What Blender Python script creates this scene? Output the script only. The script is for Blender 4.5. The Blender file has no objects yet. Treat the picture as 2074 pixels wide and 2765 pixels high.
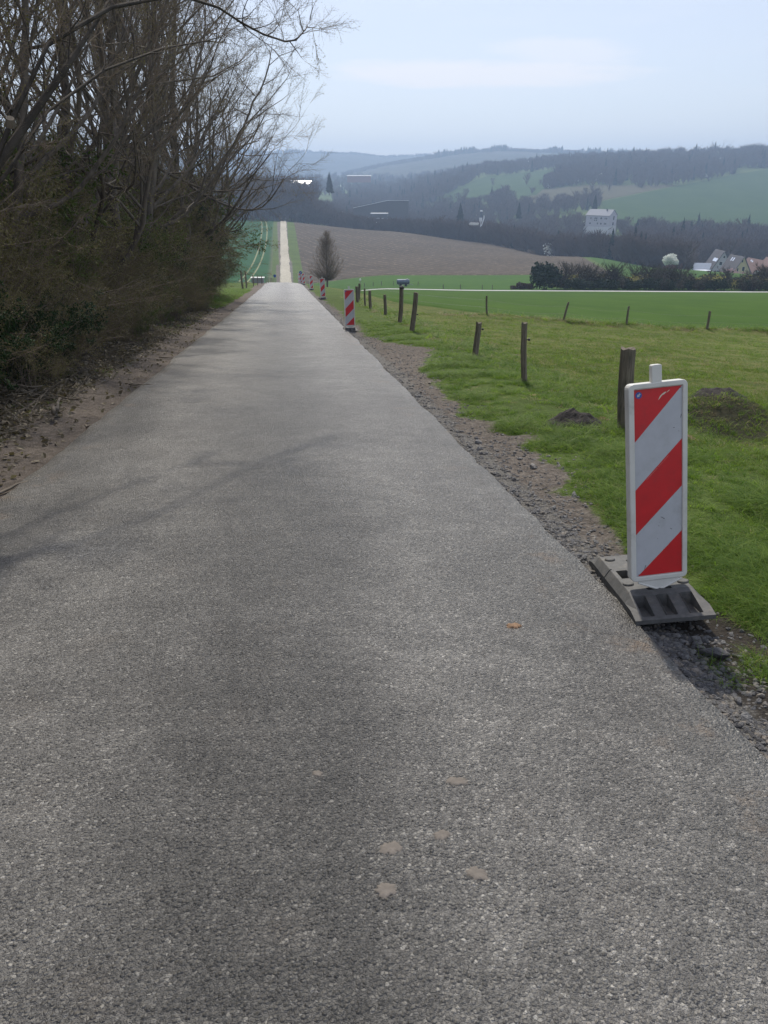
import bpy, math, random
import numpy as np
from mathutils import Vector, Matrix, Euler
R = math.radians
S = bpy.context.scene
COL = S.collection
random.seed(7)
RNG = np.random.default_rng(7)

# ------------------------------------------------------------------ camera
CAM_H = 1.75
cd = bpy.data.cameras.new('camera'); cam = bpy.data.objects.new('camera', cd); COL.objects.link(cam)
cd.sensor_fit = 'VERTICAL'; cd.sensor_height = 36.0; cd.lens = 36.0*2080/2765
cd.clip_start = 0.05; cd.clip_end = 20000
cam.location = (0, 0, CAM_H); cam.rotation_euler = (R(90-23.455), 0, 0)
S.camera = cam
S.view_settings.view_transform = 'Standard'; S.view_settings.look = 'None'
S.view_settings.gamma = 1; S.view_settings.exposure = 0.24
S.view_settings.use_curve_mapping = False
S.cycles.volume_max_steps = 64
S.cycles.max_bounces = 6; S.cycles.transparent_max_bounces = 8; S.cycles.volume_bounces = 0

# ------------------------------------------------------------------ sky and sun
SUN_EL, SUN_AZ = 48.0, -4.0          # azimuth from +Y towards +X
w = bpy.data.worlds.new('World'); S.world = w; w.use_nodes = True
nt = w.node_tree; nt.nodes.clear()
def N(t, ty, **kw):
    n = t.nodes.new(ty)
    for k, v in kw.items():
        if k.startswith('i_'):
            key = k[2:]; key = int(key) if key.isdigit() else key.replace('_', ' ')
            n.inputs[key].default_value = v
        else: setattr(n, k, v)
    return n
L = lambda t, a, b: t.links.new(a, b)
sky = N(nt, 'ShaderNodeTexSky', sky_type='NISHITA', sun_disc=False, sun_elevation=R(SUN_EL), sun_rotation=R(SUN_AZ),
        altitude=200, air_density=1.0, dust_density=.9, ozone_density=1.3)
tc = N(nt, 'ShaderNodeTexCoord')
mp = N(nt, 'ShaderNodeMapping'); mp.inputs['Scale'].default_value = (3., 3., 22.0)
L(nt, tc.outputs['Generated'], mp.inputs['Vector'])
no = N(nt, 'ShaderNodeTexNoise', i_Scale=1.7, i_Detail=8, i_Roughness=.62, i_Distortion=.3)
L(nt, mp.outputs[0], no.inputs['Vector'])
# one long soft cloud over the valley: an ellipse in the sky's own directions
sep = N(nt, 'ShaderNodeSeparateXYZ'); L(nt, tc.outputs['Generated'], sep.inputs[0])
def M(t, op, a, b=None, c=None, clamp=False):
    n = t.nodes.new('ShaderNodeMath'); n.operation = op; n.use_clamp = clamp
    for i, v in enumerate((a, b, c)):
        if v is None: continue
        if isinstance(v, (int, float)): n.inputs[i].default_value = v
        else: t.links.new(v, n.inputs[i])
    return n.outputs[0]
def ell(cx, cz, rx, rz, tilt=0.0):
    dx = M(nt, 'SUBTRACT', sep.outputs[0], cx); dz = M(nt, 'SUBTRACT', sep.outputs[2], cz)
    dz = M(nt, 'ADD', dz, M(nt, 'MULTIPLY', dx, tilt))
    e = M(nt, 'ADD', M(nt, 'POWER', M(nt, 'ABSOLUTE', M(nt, 'DIVIDE', dx, rx)), 2), M(nt, 'POWER', M(nt, 'ABSOLUTE', M(nt, 'DIVIDE', dz, rz)), 2))
    e = M(nt, 'ADD', e, M(nt, 'MULTIPLY', M(nt, 'SUBTRACT', no.outputs['Fac'], .5), 2.6))
    mr = N(nt, 'ShaderNodeMapRange', interpolation_type='SMOOTHSTEP', i_1=1.15, i_2=.25, i_3=0., i_4=1.)
    L(nt, e, mr.inputs[0]); return mr.outputs[0]
c1 = ell(.10, .106, .19, .0175, .03); c2 = ell(.19, .127, .09, .015, .05); c3 = ell(.42, .21, .12, .03, 0.)
cm = M(nt, 'MAXIMUM', c1, M(nt, 'MAXIMUM', M(nt, 'MULTIPLY', c2, .6), M(nt, 'MULTIPLY', c3, .5)))
wisp = N(nt, 'ShaderNodeMapRange', interpolation_type='SMOOTHSTEP', i_1=.45, i_2=.8, i_3=0., i_4=.22)
L(nt, no.outputs['Fac'], wisp.inputs[0])
cm = M(nt, 'MAXIMUM', cm, wisp.outputs[0])
front = M(nt, 'GREATER_THAN', sep.outputs[1], -2.0)
veil = N(nt, 'ShaderNodeMix', data_type='RGBA'); veil.inputs[0].default_value = .6
veil.inputs['B'].default_value = (6.0, 6.15, 7.1, 1)          # thin high haze over all of the sky
L(nt, sky.outputs[0], veil.inputs['A'])
mix = N(nt, 'ShaderNodeMix', data_type='RGBA')
L(nt, M(nt, 'MULTIPLY', cm, .75), mix.inputs[0]); L(nt, veil.outputs['Result'], mix.inputs['A'])
mix.inputs['B'].default_value = (7.9, 7.7, 7.9, 1)
bg = N(nt, 'ShaderNodeBackground', i_Strength=.112); L(nt, mix.outputs['Result'], bg.inputs[0])
wo = N(nt, 'ShaderNodeOutputWorld'); L(nt, bg.outputs[0], wo.inputs[0])
sl = bpy.data.lights.new('sun', 'SUN'); so = bpy.data.objects.new('sun', sl); COL.objects.link(so)
sl.energy = 3.9; sl.angle = R(1.6); sl.color = (1, .92, .80)
sd = Vector((math.sin(R(SUN_AZ))*math.cos(R(SUN_EL)), math.cos(R(SUN_AZ))*math.cos(R(SUN_EL)), math.sin(R(SUN_EL))))
so.rotation_euler = sd.to_track_quat('Z', 'Y').to_euler(); so.location = (0, 0, 60)

# ------------------------------------------------------------------ helpers
def tag(o, label=None, cat=None, group=None, kind=None):
    if label: o['label'] = label
    if cat: o['category'] = cat
    if group: o['group'] = group
    if kind: o['kind'] = kind
    return o
def empty(name, loc=(0, 0, 0), rz=0, label=None, cat=None, group=None):
    o = bpy.data.objects.new(name, None); COL.objects.link(o); o.empty_display_size = .2
    o.location = loc; o.rotation_euler = (0, 0, rz); return tag(o, label, cat, group)
def copy_tree(o, parent=None):
    c = o.copy(); COL.objects.link(c); c.parent = parent
    for ch in list(o.children): copy_tree(ch, c)
    return c
class MB:
    """collects verts and faces, builds one mesh object"""
    def __init__(s): s.v = []; s.f = []; s.m = []; s.n = 0; s.fv = []
    def add(s, v, f, m=0):
        s.v.append(np.asarray(v, float).reshape(-1, 3)); n = s.n
        for q in f: s.f.append([i+n for i in q]); s.m.append(m)
        s.n += len(s.v[-1])
    def box(s, a, b, m=0, M4=None):
        x0, y0, z0 = a; x1, y1, z1 = b
        v = np.array([(x0,y0,z0),(x1,y0,z0),(x1,y1,z0),(x0,y1,z0),(x0,y0,z1),(x1,y0,z1),(x1,y1,z1),(x0,y1,z1)], float)
        if M4 is not None: v = np.array([tuple(M4 @ Vector(p)) for p in v])
        s.add(v, [(0,3,2,1),(4,5,6,7),(0,1,5,4),(1,2,6,5),(2,3,7,6),(3,0,4,7)], m); return s
    def prism(s, poly, y0, y1, m=0):
        """polygon in x,z (ccw seen from -y) extruded from y0 to y1"""
        n = len(poly)
        v = [(p[0], y0, p[1]) for p in poly]+[(p[0], y1, p[1]) for p in poly]
        f = [tuple(range(n)), tuple(range(2*n-1, n-1, -1))]+[(i, n+i, n+(i+1) % n, (i+1) % n) for i in range(n)]
        s.add(v, f, m); return s
    def tube(s, pts, rad, k=6, m=0, tip=False, cap=True):
        pts = np.asarray(pts, float); rad = np.asarray(rad, float); n = len(pts)
        d = np.gradient(pts, axis=0); d /= np.linalg.norm(d, axis=1)[:, None]+1e-9
        ref = np.array([0, 0, 1.]) if abs(d[0][2]) < .9 else np.array([1., 0, 0])
        a = np.cross(d, ref); a /= np.linalg.norm(a, axis=1)[:, None]+1e-9
        b = np.cross(d, a)
        th = np.arange(k)*2*math.pi/k
        ring = a[:, None]*np.cos(th)[None, :, None]+b[:, None]*np.sin(th)[None, :, None]
        if tip:
            v = (pts[:-1, None]+ring[:-1]*rad[:-1, None, None]).reshape(-1, 3); v = np.vstack([v, pts[-1:]])
            f = [(i*k+j, i*k+(j+1) % k, (i+1)*k+(j+1) % k, (i+1)*k+j) for i in range(n-2) for j in range(k)]
            q = (n-2)*k; f += [(q+j, q+(j+1) % k, (n-1)*k) for j in range(k)]
        else:
            v = (pts[:, None]+ring*rad[:, None, None]).reshape(-1, 3)
            f = [(i*k+j, i*k+(j+1) % k, (i+1)*k+(j+1) % k, (i+1)*k+j) for i in range(n-1) for j in range(k)]
            if cap: f += [tuple(range(k-1, -1, -1)), tuple((n-1)*k+j for j in range(k))]
        s.add(v, f, m); return s
    def mesh(s, name, mats, smooth=False):
        me = bpy.data.meshes.new(name)
        V = np.vstack(s.v) if s.v else np.zeros((0, 3))
        me.from_pydata(V.tolist(), [], s.f)
        for m in (mats if isinstance(mats, (list, tuple)) else [mats]): me.materials.append(m)
        if any(s.m): me.polygons.foreach_set('material_index', s.m)
        if smooth: me.polygons.foreach_set('use_smooth', [True]*len(s.f))
        me.update(); return me
    def build(s, name, mats, parent=None, smooth=False, bevel=0):
        o = bpy.data.objects.new(name, s.mesh(name, mats, smooth)); COL.objects.link(o); o.parent = parent
        if bevel:
            b = o.modifiers.new('bevel', 'BEVEL'); b.width = bevel; b.segments = 2; b.limit_method = 'ANGLE'; b.angle_limit = R(35)
        return o
def sheet(name, X, Y, Z, mat, kind='structure', attrs=None, smooth=True):
    n, m = X.shape
    me = bpy.data.meshes.new(name); me.vertices.add(n*m)
    me.vertices.foreach_set('co', np.stack([X, Y, Z], -1).astype(np.float32).ravel())
    i = np.arange(n*m).reshape(n, m)
    q = np.stack([i[:-1, :-1], i[:-1, 1:], i[1:, 1:], i[1:, :-1]], -1).reshape(-1, 4)
    # make the normals point up
    me.loops.add(q.size); me.loops.foreach_set('vertex_index', q.ravel().astype(np.int32))
    me.polygons.add(len(q)); me.polygons.foreach_set('loop_start', (np.arange(len(q))*4).astype(np.int32))
    me.polygons.foreach_set('use_smooth', np.full(len(q), smooth))
    me.materials.append(mat); me.update(calc_edges=True)
    if attrs:
        for k, a in attrs.items():
            at = me.attributes.new(k, 'FLOAT', 'POINT'); at.data.foreach_set('value', a.astype(np.float32).ravel())
    if me.polygons[0].normal.z < 0: me.flip_normals()
    o = bpy.data.objects.new(name, me); COL.objects.link(o)
    if kind: o['kind'] = kind
    return o
def hsh(ix, iy, s):
    h = (ix.astype(np.int64)*374761393+iy.astype(np.int64)*668265263+s*2147483647) & 0xffffffff
    h = ((h ^ (h >> 13))*1274126177) & 0xffffffff
    return ((h ^ (h >> 16)) & 0xffff)/65535.
def vnoise(x, y, s=0):
    ix, iy = np.floor(x), np.floor(y); fx, fy = x-ix, y-iy; fx = fx*fx*(3-2*fx); fy = fy*fy*(3-2*fy)
    a, b = hsh(ix, iy, s), hsh(ix+1, iy, s); c, d = hsh(ix, iy+1, s), hsh(ix+1, iy+1, s)
    return (a*(1-fx)+b*fx)*(1-fy)+(c*(1-fx)+d*fx)*fy
def fbm(x, y, s=0, o=4):
    r = 0; a = .5
    for k in range(o): r = r+a*vnoise(x*2**k, y*2**k, s+k*17); a *= .5
    return r-.47
def sst(a, b, x): x = np.clip((x-a)/(b-a), 0, 1); return x*x*(3-2*x)

# ------------------------------------------------------------------ terrain function
MS = .10355; HD = .1221              # the road's fall and its heading
RL, RR = -2.36, 1.73                 # road edges, lateral coordinate t = x + HD*y
YT = np.array([60,100,150,180,245,300,360,420,500,560,650,800,950,1100,1300,1600,2200,3200.])
UT = np.array([-1.5,-.2,-.12,0,.12,.25,.36,.5,1.6])
DT = np.array([
 [7.96,12.1,21.,25,30.5,31.3,29.9,27.5,25.7,26,22,24,24,20,15,10,0,-10],
 [7.96,12.1,21.,25,30.5,31.3,29.9,27.5,25.7,26,22,24,24,20,15,10,0,-10],
 [7.96,12.1,21.,25,30.5,31.3,29.9,27.5,25.7,26.5,22,26,26,23,18,12,0,-10],
 [8.7,13.4,19.3,22.6,27.4,30,31.2,31.2,30.1,38,41,42,38,30,24,15,0,-10],
 [9.2,13.7,19.6,22.7,27.4,30.5,32,33.5,36.5,44,46,36,20,6,-8,-8,0,-10],
 [9.3,13.8,19.7,22.8,27.2,29.6,32.5,40,45,43,36,25,10,-7,-22,-25,-20,-10],
 [9.3,13.8,19.8,22.8,27,31.5,38,43,45,44,38.5,28,10,-8,-26,-30,-20,-10],
 [9.3,13.9,19.9,23.2,28,34,42,45,46,45,40,29,11,-9,-30,-35,-25,-10],
 [9.3,13.9,19.9,23.2,28,34,42,45,46,45,40,29,11,-9,-30,-35,-25,-10]])
def _h(x, X, Yv):                    # monotone cubic along one row
    h = np.diff(X); dl = np.diff(Yv)/h
    mm = np.zeros(len(X)); mm[0] = dl[0]; mm[-1] = dl[-1]
    for i in range(1, len(X)-1):
        if dl[i-1]*dl[i] > 0: mm[i] = 2*dl[i-1]*dl[i]/(dl[i-1]+dl[i])
    k = np.clip(np.searchsorted(X, x)-1, 0, len(X)-2); t = np.clip((x-X[k])/h[k], 0, 1)
    return ((1+2*t)*(1-t)**2*Yv[k]+t*(1-t)**2*h[k]*mm[k]+t*t*(3-2*t)*Yv[k+1]+t*t*(t-1)*h[k]*mm[k+1])
def terr(X, Y, fine=True):
    X = np.asarray(X, float); Y = np.asarray(Y, float); t = X+HD*Y
    Yc = np.maximum(Y, 1e-3); u = X/np.maximum(Yc, 20)
    # far table
    cols = np.stack([_h(Y, YT, DT[i]) for i in range(len(UT))])
    u = np.clip(u, -1.49, 1.59); k = np.clip(np.searchsorted(UT, u)-1, 0, len(UT)-2); a = (u-UT[k])/(UT[k+1]-UT[k]); a = a*a*(3-2*a)*.5+a*.5
    idx = np.indices(k.shape)
    Df = np.take_along_axis(cols, k[None], 0)[0]*(1-a)+np.take_along_axis(cols, k[None]+1, 0)[0]*a
    plane = -MS*Y
    zfar = CAM_H-Df
    # near cross profile
    e = np.zeros_like(t)
    tx = np.array([-60,-20,-12,-8,-5,-4,-3.3,-2.7,-2.4,-2.2,-2.1,1.5,1.62,1.74,1.9,2.15,2.5,3.1,4.0,5.0,8.7,12.2,18.4,30,80])
    ty = np.array([1.4,1.2,.9,.55,.22,.10,.0,-.035,-.045,-.07,-.09,-.09,-.07,-.045,-.06,-.05,-.015,.02,.01,-.07,-.32,-.62,-1.0,-1.35,-1.8])
    e = np.interp(t, tx, ty)
    leftoff = sst(48, 60, Y)*sst(-3.2, -5, t)
    e = e*(1-leftoff)+leftoff*.08
    # ground mound by the ditch, right of the near fence post
    e = e+.34*np.exp(-(((X-4.35)/.75)**2+((Y-9.6)/.55)**2))-.10*np.exp(-(((X-4.1)/.9)**2+((Y-8.2)/.5)**2))
    # rough step along the second fence
    e = e+.16*np.exp(-((Y-34.6-.03*X)/.8)**2)*sst(7, 9, t)
    znear = plane+e
    if fine:
        off = sst(2.3, 3.2, t)+sst(-2.6, -3.6, t)
        amp = 1/(1+(Y/40)**2)
        znear = znear+off*amp*(.09*fbm(X*1.3, Y*1.3, 3)+.05*fbm(X*5, Y*5, 5, 3))
        sh = sst(1.66, 1.8, t)*(1-sst(2.4, 3., t))+sst(-2.3, -2.5, t)*(1-sst(-2.8, -3.2, t))
        znear = znear+sh*amp*.05*fbm(X*7, Y*7, 9, 3)
    wgt = sst(50, 100, Y)
    return znear*(1-wgt)+zfar*wgt
def tz(x, y, fine=True): return float(terr(np.array([float(x)]), np.array([float(y)]), fine)[0])
def at(px, Y):                       # world x of a column of the photograph at the distance Y
    X = 0.
    for _ in range(3):
        dr = CAM_H-tz(X, Y, False); Z = Y*math.cos(R(23.455))+dr*math.sin(R(23.455)); X = (px-1037)/2080*Z
    return X
def gp(px, Y, dz=0.): x = at(px, Y); return (x, Y, tz(x, Y)+dz)

# ------------------------------------------------------------------ materials
def mat(name):
    m = bpy.data.materials.new(name); m.use_nodes = True; t = m.node_tree; t.nodes.clear()
    o = N(t, 'ShaderNodeOutputMaterial'); b = N(t, 'ShaderNodeBsdfPrincipled'); L(t, b.outputs[0], o.inputs[0])
    return m, t, b, o
def coords(t, kind='Object', scale=None):
    c = N(t, 'ShaderNodeTexCoord').outputs[kind]
    if scale:
        mpp = N(t, 'ShaderNodeMapping'); mpp.inputs['Scale'].default_value = scale; L(t, c, mpp.inputs[0]); c = mpp.outputs[0]
    return c
def noise(t, c, sc, det=4, ro=.55, dist=0.):
    n = N(t, 'ShaderNodeTexNoise', i_Scale=sc, i_Detail=det, i_Roughness=ro, i_Distortion=dist); L(t, c, n.inputs['Vector']); return n.outputs['Fac']
def ramp(t, f, stops):
    r = N(t, 'ShaderNodeValToRGB'); e = r.color_ramp.elements
    while len(e) < len(stops): e.new(.5)
    for i, (p, c) in enumerate(stops): e[i].position = p; e[i].color = tuple(c)+(1,) if len(c) == 3 else c
    L(t, f, r.inputs[0]); return r.outputs[0]
def mixc(t, f, a, b, mode='MIX'):
    m = N(t, 'ShaderNodeMix', data_type='RGBA', blend_type=mode)
    for key, v in ((0, f), ('A', a), ('B', b)):
        if isinstance(v, (int, float)): m.inputs[key].default_value = v
        elif isinstance(v, tuple): m.inputs[key].default_value = v+(1,) if len(v) == 3 else v
        else: L(t, v, m.inputs[key])
    return m.outputs['Result']
def mr(t, v, a, b, c=0., d=1.):
    n = N(t, 'ShaderNodeMapRange', interpolation_type='SMOOTHSTEP', i_1=float(a), i_2=float(b), i_3=float(c), i_4=float(d)); L(t, v, n.inputs[0]); return n.outputs[0]
def bump(t, b, h, strength=.5, dist=.02):
    n = N(t, 'ShaderNodeBump', i_Strength=strength, i_Distance=dist); L(t, h, n.inputs['Height']); L(t, n.outputs[0], b.inputs['Normal']); return n
def simple(name, col, rough=.6, metal=0., nscale=0, namp=.25, bscale=0, bdist=.002, bstr=.4, cs=None, spec=.5, dirt=None):
    m, t, b, o = mat(name); b.inputs['Roughness'].default_value = rough; b.inputs['Metallic'].default_value = metal
    b.inputs['Specular IOR Level'].default_value = spec
    c = coords(t, 'Object', cs)
    if nscale:
        f = noise(t, c, nscale, 6, .6)
        lo = tuple(x*(1-namp) for x in col); hi = tuple(min(1, x*(1+namp)) for x in col)
        cc = ramp(t, f, [(.3, lo), (.7, hi)])
        if dirt: cc = mixc(t, mr(t, noise(t, c, nscale*.35, 8, .7), .5, .72, 0, dirt[1]), cc, dirt[0])
        L(t, cc, b.inputs['Base Color'])
    else: b.inputs['Base Color'].default_value = col+(1,)
    if bscale: bump(t, b, noise(t, c, bscale, 6, .6), bstr, bdist)
    return m
def m_leaf(name, lo, hi, trans=.35, dry=None, mul=(1.5, 1.6, .8)):
    m, t, b, o = mat(name)
    oi = N(t, 'ShaderNodeObjectInfo'); c = coords(t, 'Generated')
    f = M(t, 'ADD', M(t, 'MULTIPLY', oi.outputs['Random'], .7), M(t, 'MULTIPLY', noise(t, c, 3, 2), .3))
    st = [(0., lo), (.8, hi)]
    if dry: st = [(0., lo), (.82, hi), (.9, dry)]
    cc = ramp(t, f, st)
    L(t, cc, b.inputs['Base Color']); b.inputs['Roughness'].default_value = .6; b.inputs['Specular IOR Level'].default_value = .16
    tr = N(t, 'ShaderNodeBsdfTranslucent'); L(t, mixc(t, 1., cc, mul, 'MULTIPLY'), tr.inputs[0])
    ms = N(t, 'ShaderNodeMixShader', i_0=trans); L(t, b.outputs[0], ms.inputs[1]); L(t, tr.outputs[0], ms.inputs[2]); L(t, ms.outputs[0], o.inputs[0])
    return m

# asphalt: coarse chippings in worn tar
def asphalt():
    m, t, b, o = mat('chip_seal_asphalt'); c = coords(t)
    warp = N(t, 'ShaderNodeTexNoise', i_Scale=70., i_Detail=2); L(t, c, warp.inputs['Vector'])
    wv = N(t, 'ShaderNodeVectorMath', operation='MULTIPLY_ADD'); L(t, warp.outputs['Color'], wv.inputs[0]); wv.inputs[1].default_value = (.008, .008, .008); L(t, c, wv.inputs[2])
    v1 = N(t, 'ShaderNodeTexVoronoi', feature='F1', i_Scale=86., i_Randomness=1.); L(t, wv.outputs[0], v1.inputs['Vector'])
    v2 = N(t, 'ShaderNodeTexVoronoi', feature='F1', i_Scale=230., i_Randomness=1.); L(t, wv.outputs[0], v2.inputs['Vector'])
    ve = N(t, 'ShaderNodeTexVoronoi', feature='DISTANCE_TO_EDGE', i_Scale=86., i_Randomness=1.); L(t, wv.outputs[0], ve.inputs['Vector'])
    sc = N(t, 'ShaderNodeSeparateColor'); L(t, v1.outputs['Color'], sc.inputs[0])
    sc2 = N(t, 'ShaderNodeSeparateColor'); L(t, v2.outputs['Color'], sc2.inputs[0])
    big = noise(t, c, .55, 5, .6); mid = noise(t, c, 3.5, 6, .65); fine = noise(t, c, 420, 3, .6)
    stone = ramp(t, sc.outputs[0], [(0., (.10, .097, .090)), (.4, (.145, .14, .13)), (.8, (.20, .193, .178)), (.93, (.24, .233, .214)), (.985, (.32, .31, .285))])
    small = ramp(t, sc2.outputs[1], [(0., (.05, .049, .047)), (.6, (.145, .14, .13)), (1., (.21, .203, .187))])
    tar = mixc(t, .68, (.030, .030, .030), small)
    gap = mr(t, ve.outputs['Distance'], .0, .16, 0., 1.)
    pick = mr(t, M(t, 'ADD', sc.outputs[1], M(t, 'MULTIPLY', M(t, 'SUBTRACT', mid, .5), .8)), .15, .55)
    base = mixc(t, M(t, 'MULTIPLY', gap, pick), tar, stone)
    s3 = N(t, 'ShaderNodeSeparateXYZ'); L(t, c, s3.inputs[0])
    tt = M(t, 'ADD', s3.outputs[0], M(t, 'MULTIPLY', s3.outputs[1], HD))
    tw = M(t, 'ADD', tt, M(t, 'MULTIPLY', M(t, 'SUBTRACT', big, .5), 1.1))
    cen = M(t, 'SUBTRACT', 1.0, M(t, 'MULTIPLY', mr(t, M(t, 'ABSOLUTE', M(t, 'SUBTRACT', tw, -.18)), .75, .1), .34))
    lft = M(t, 'SUBTRACT', 1.0, M(t, 'MULTIPLY', mr(t, M(t, 'ABSOLUTE', M(t, 'SUBTRACT', tw, -2.05)), .5, .05), .16))
    val = M(t, 'MULTIPLY', M(t, 'MULTIPLY', cen, lft), mr(t, big, .25, .75, .80, 1.18))
    val = M(t, 'MULTIPLY', val, mr(t, mid, .3, .7, .86, 1.14))
    for tk in (.78, -1.30): val = M(t, 'MULTIPLY', val, M(t, 'ADD', 1.06, M(t, 'MULTIPLY', mr(t, M(t, 'ABSOLUTE', M(t, 'SUBTRACT', tw, tk)), .5, .05), .15)))
    hs = N(t, 'ShaderNodeVectorMath', operation='SCALE'); L(t, base, hs.inputs[0]); L(t, val, hs.inputs['Scale'])
    # orange-brown earth carried onto the edges
    ed = M(t, 'ADD', mr(t, tt, 1.15, 1.75), mr(t, tt, -1.9, -2.4))
    rust = M(t, 'MULTIPLY', mr(t, noise(t, c, 2.6, 7, .7), .54, .70), M(t, 'ADD', .07, M(t, 'MULTIPLY', ed, .75)), clamp=True)
    col = mixc(t, M(t, 'MULTIPLY', rust, .85), hs.outputs[0], (.21, .15, .10))
    L(t, col, b.inputs['Base Color'])
    L(t, mr(t, noise(t, c, 160, 3), .3, .7, .31, .54), b.inputs['Roughness']); b.inputs['Specular IOR Level'].default_value = .55
    hh = M(t, 'ADD', M(t, 'MULTIPLY', mr(t, v1.outputs['Distance'], .75, .0), M(t, 'ADD', .35, sc.outputs[2])), M(t, 'MULTIPLY', mr(t, v2.outputs['Distance'], .8, .0), .35))
    hh = M(t, 'ADD', hh, M(t, 'MULTIPLY', fine, .25))
    bump(t, b, hh, 1., .010)
    return m
MAT = {}
MAT['asphalt'] = asphalt()

def ground_mat():
    m, t, b, o = mat('verge_ground'); c = coords(t)
    def at_(n): return N(t, 'ShaderNodeAttribute', attribute_name=n).outputs['Fac']
    n1 = noise(t, c, 1.6, 8, .65); n2 = noise(t, c, 14, 6, .65); n3 = noise(t, c, .12, 5, .6); n4 = noise(t, c, 60, 4, .6)
    grass = ramp(t, M(t, 'ADD', M(t, 'MULTIPLY', n2, .5), M(t, 'MULTIPLY', n1, .5)), [(.34, (.042, .058, .016)), (.5, (.068, .105, .022)), (.66, (.105, .145, .04))])
    past = ramp(t, M(t, 'ADD', M(t, 'MULTIPLY', n2, .5), M(t, 'MULTIPLY', n1, .5)), [(.36, (.045, .068, .014)), (.48, (.080, .110, .022)), (.57, (.13, .135, .045)), (.66, (.20, .17, .09))])
    dirt = ramp(t, M(t, 'ADD', M(t, 'MULTIPLY', n2, .6), M(t, 'MULTIPLY', n4, .4)), [(.3, (.05, .043, .037)), (.48, (.115, .10, .087)), (.62, (.20, .178, .155)), (.75, (.34, .31, .27))])
    red = ramp(t, M(t, 'ADD', M(t, 'MULTIPLY', n2, .6), M(t, 'MULTIPLY', n4, .4)), [(.3, (.06, .052, .045)), (.5, (.125, .107, .092)), (.7, (.22, .192, .168))])
    lit = ramp(t, M(t, 'ADD', M(t, 'MULTIPLY', n2, .4), M(t, 'MULTIPLY', n4, .6)), [(.35, (.022, .018, .013)), (.5, (.05, .042, .028)), (.68, (.12, .10, .07))])
    grav = ramp(t, n4, [(.3, (.06, .058, .055)), (.5, (.13, .125, .115)), (.7, (.25, .24, .22))])
    soft = M(t, 'MULTIPLY', M(t, 'SUBTRACT', n2, .5), .9)
    def e(n): return mr(t, M(t, 'ADD', at_(n), soft), .38, .62)
    col = mixc(t, e('pasture'), grass, past)
    col = mixc(t, e('litter'), col, lit)
    col = mixc(t, e('dirt'), col, dirt)
    col = mixc(t, e('red'), col, red)
    col = mixc(t, e('gravel'), col, grav)
    col = mixc(t, M(t, 'MULTIPLY', e('wet'), .85), col, (.032, .028, .024))
    hs = N(t, 'ShaderNodeVectorMath', operation='SCALE'); L(t, col, hs.inputs[0]); L(t, mr(t, n3, .3, .7, .85, 1.15), hs.inputs['Scale'])
    L(t, hs.outputs[0], b.inputs['Base Color']); b.inputs['Roughness'].default_value = .95; b.inputs['Specular IOR Level'].default_value = .1
    bump(t, b, M(t, 'ADD', n2, M(t, 'MULTIPLY', n4, .5)), .9, .05)
    return m
MAT['ground'] = ground_mat()

def field_mat(name, lo, hi, stretch=(1, 1, 1), sc=.5, extra=None, bd=.08):
    m, t, b, o = mat(name); c = coords(t, 'Object'); cs = coords(t, 'Object', stretch)
    f = M(t, 'ADD', M(t, 'MULTIPLY', noise(t, cs, sc, 8, .7), .6), M(t, 'MULTIPLY', noise(t, c, .03, 4, .6), .4))
    col = ramp(t, f, [(.32, lo), (.66, hi)])
    if extra: col = extra(t, c, col)
    L(t, col, b.inputs['Base Color']); b.inputs['Roughness'].default_value = .95; b.inputs['Specular IOR Level'].default_value = .06
    bump(t, b, noise(t, cs, sc*6, 5, .7), .8, bd)
    return m
def tramlines(t, c, col):            # wheel tracks curving through the young crop
    s3 = N(t, 'ShaderNodeSeparateXYZ'); L(t, c, s3.inputs[0])
    x = M(t, 'ADD', s3.outputs[0], M(t, 'MULTIPLY', s3.outputs[1], .1455))
    q = M(t, 'SUBTRACT', 470., s3.outputs[1]); x = M(t, 'ADD', x, M(t, 'MULTIPLY', M(t, 'MULTIPLY', q, q), .000170))
    out = col
    for k in (1.3, -1.5):
        d = M(t, 'ABSOLUTE', M(t, 'SUBTRACT', x, k)); out = mixc(t, M(t, 'MULTIPLY', mr(t, d, .42, .12), mr(t, noise(t, c, .15, 5), .3, .5, .35, .8)), out, (.28, .27, .16))
    tt = M(t, 'ADD', s3.outputs[0], M(t, 'MULTIPLY', s3.outputs[1], HD))
    return mixc(t, mr(t, M(t, 'ADD', tt, M(t, 'MULTIPLY', noise(t, c, .3, 4), 1.5)), -6.5, -4.2), out, (.10, .11, .06))
def furrows(t, c, col):
    s3 = N(t, 'ShaderNodeSeparateXYZ'); L(t, c, s3.inputs[0])
    x = M(t, 'ADD', s3.outputs[0], M(t, 'MULTIPLY', s3.outputs[1], .42))
    wv = M(t, 'SINE', M(t, 'MULTIPLY', x, 1.3)); f = M(t, 'MULTIPLY', mr(t, wv, .3, 1.), mr(t, noise(t, c, .35, 6, .75), .46, .62))
    col = mixc(t, M(t, 'MULTIPLY', f, .55), col, (.26, .22, .18))
    n = noise(t, coords(t, 'Object', (1, .25, 1)), 1.1, 5, .8)
    return mixc(t, mr(t, n, .62, .70, 0., .8), col, (.42, .38, .32))
MAT['crop'] = field_mat('young_crop', (.027, .064, .007), (.054, .104, .012), (1, .3, 1), .35)
MAT['crop_left'] = field_mat('young_crop_left', (.014, .058, .016), (.026, .09, .026), (1, .3, 1), .35, tramlines)
MAT['plough'] = field_mat('ploughed_soil', (.046, .037, .027), (.098, .079, .058), (1, .4, 1), .6, furrows, .15)
MAT['meadow'] = field_mat('meadow_grass', (.030, .078, .010), (.055, .11, .018), (1, .5, 1), .3)
MAT['hillgreen'] = field_mat('hill_pasture', (.022, .055, .012), (.042, .08, .02), (1, .5, 1), .05)
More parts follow.
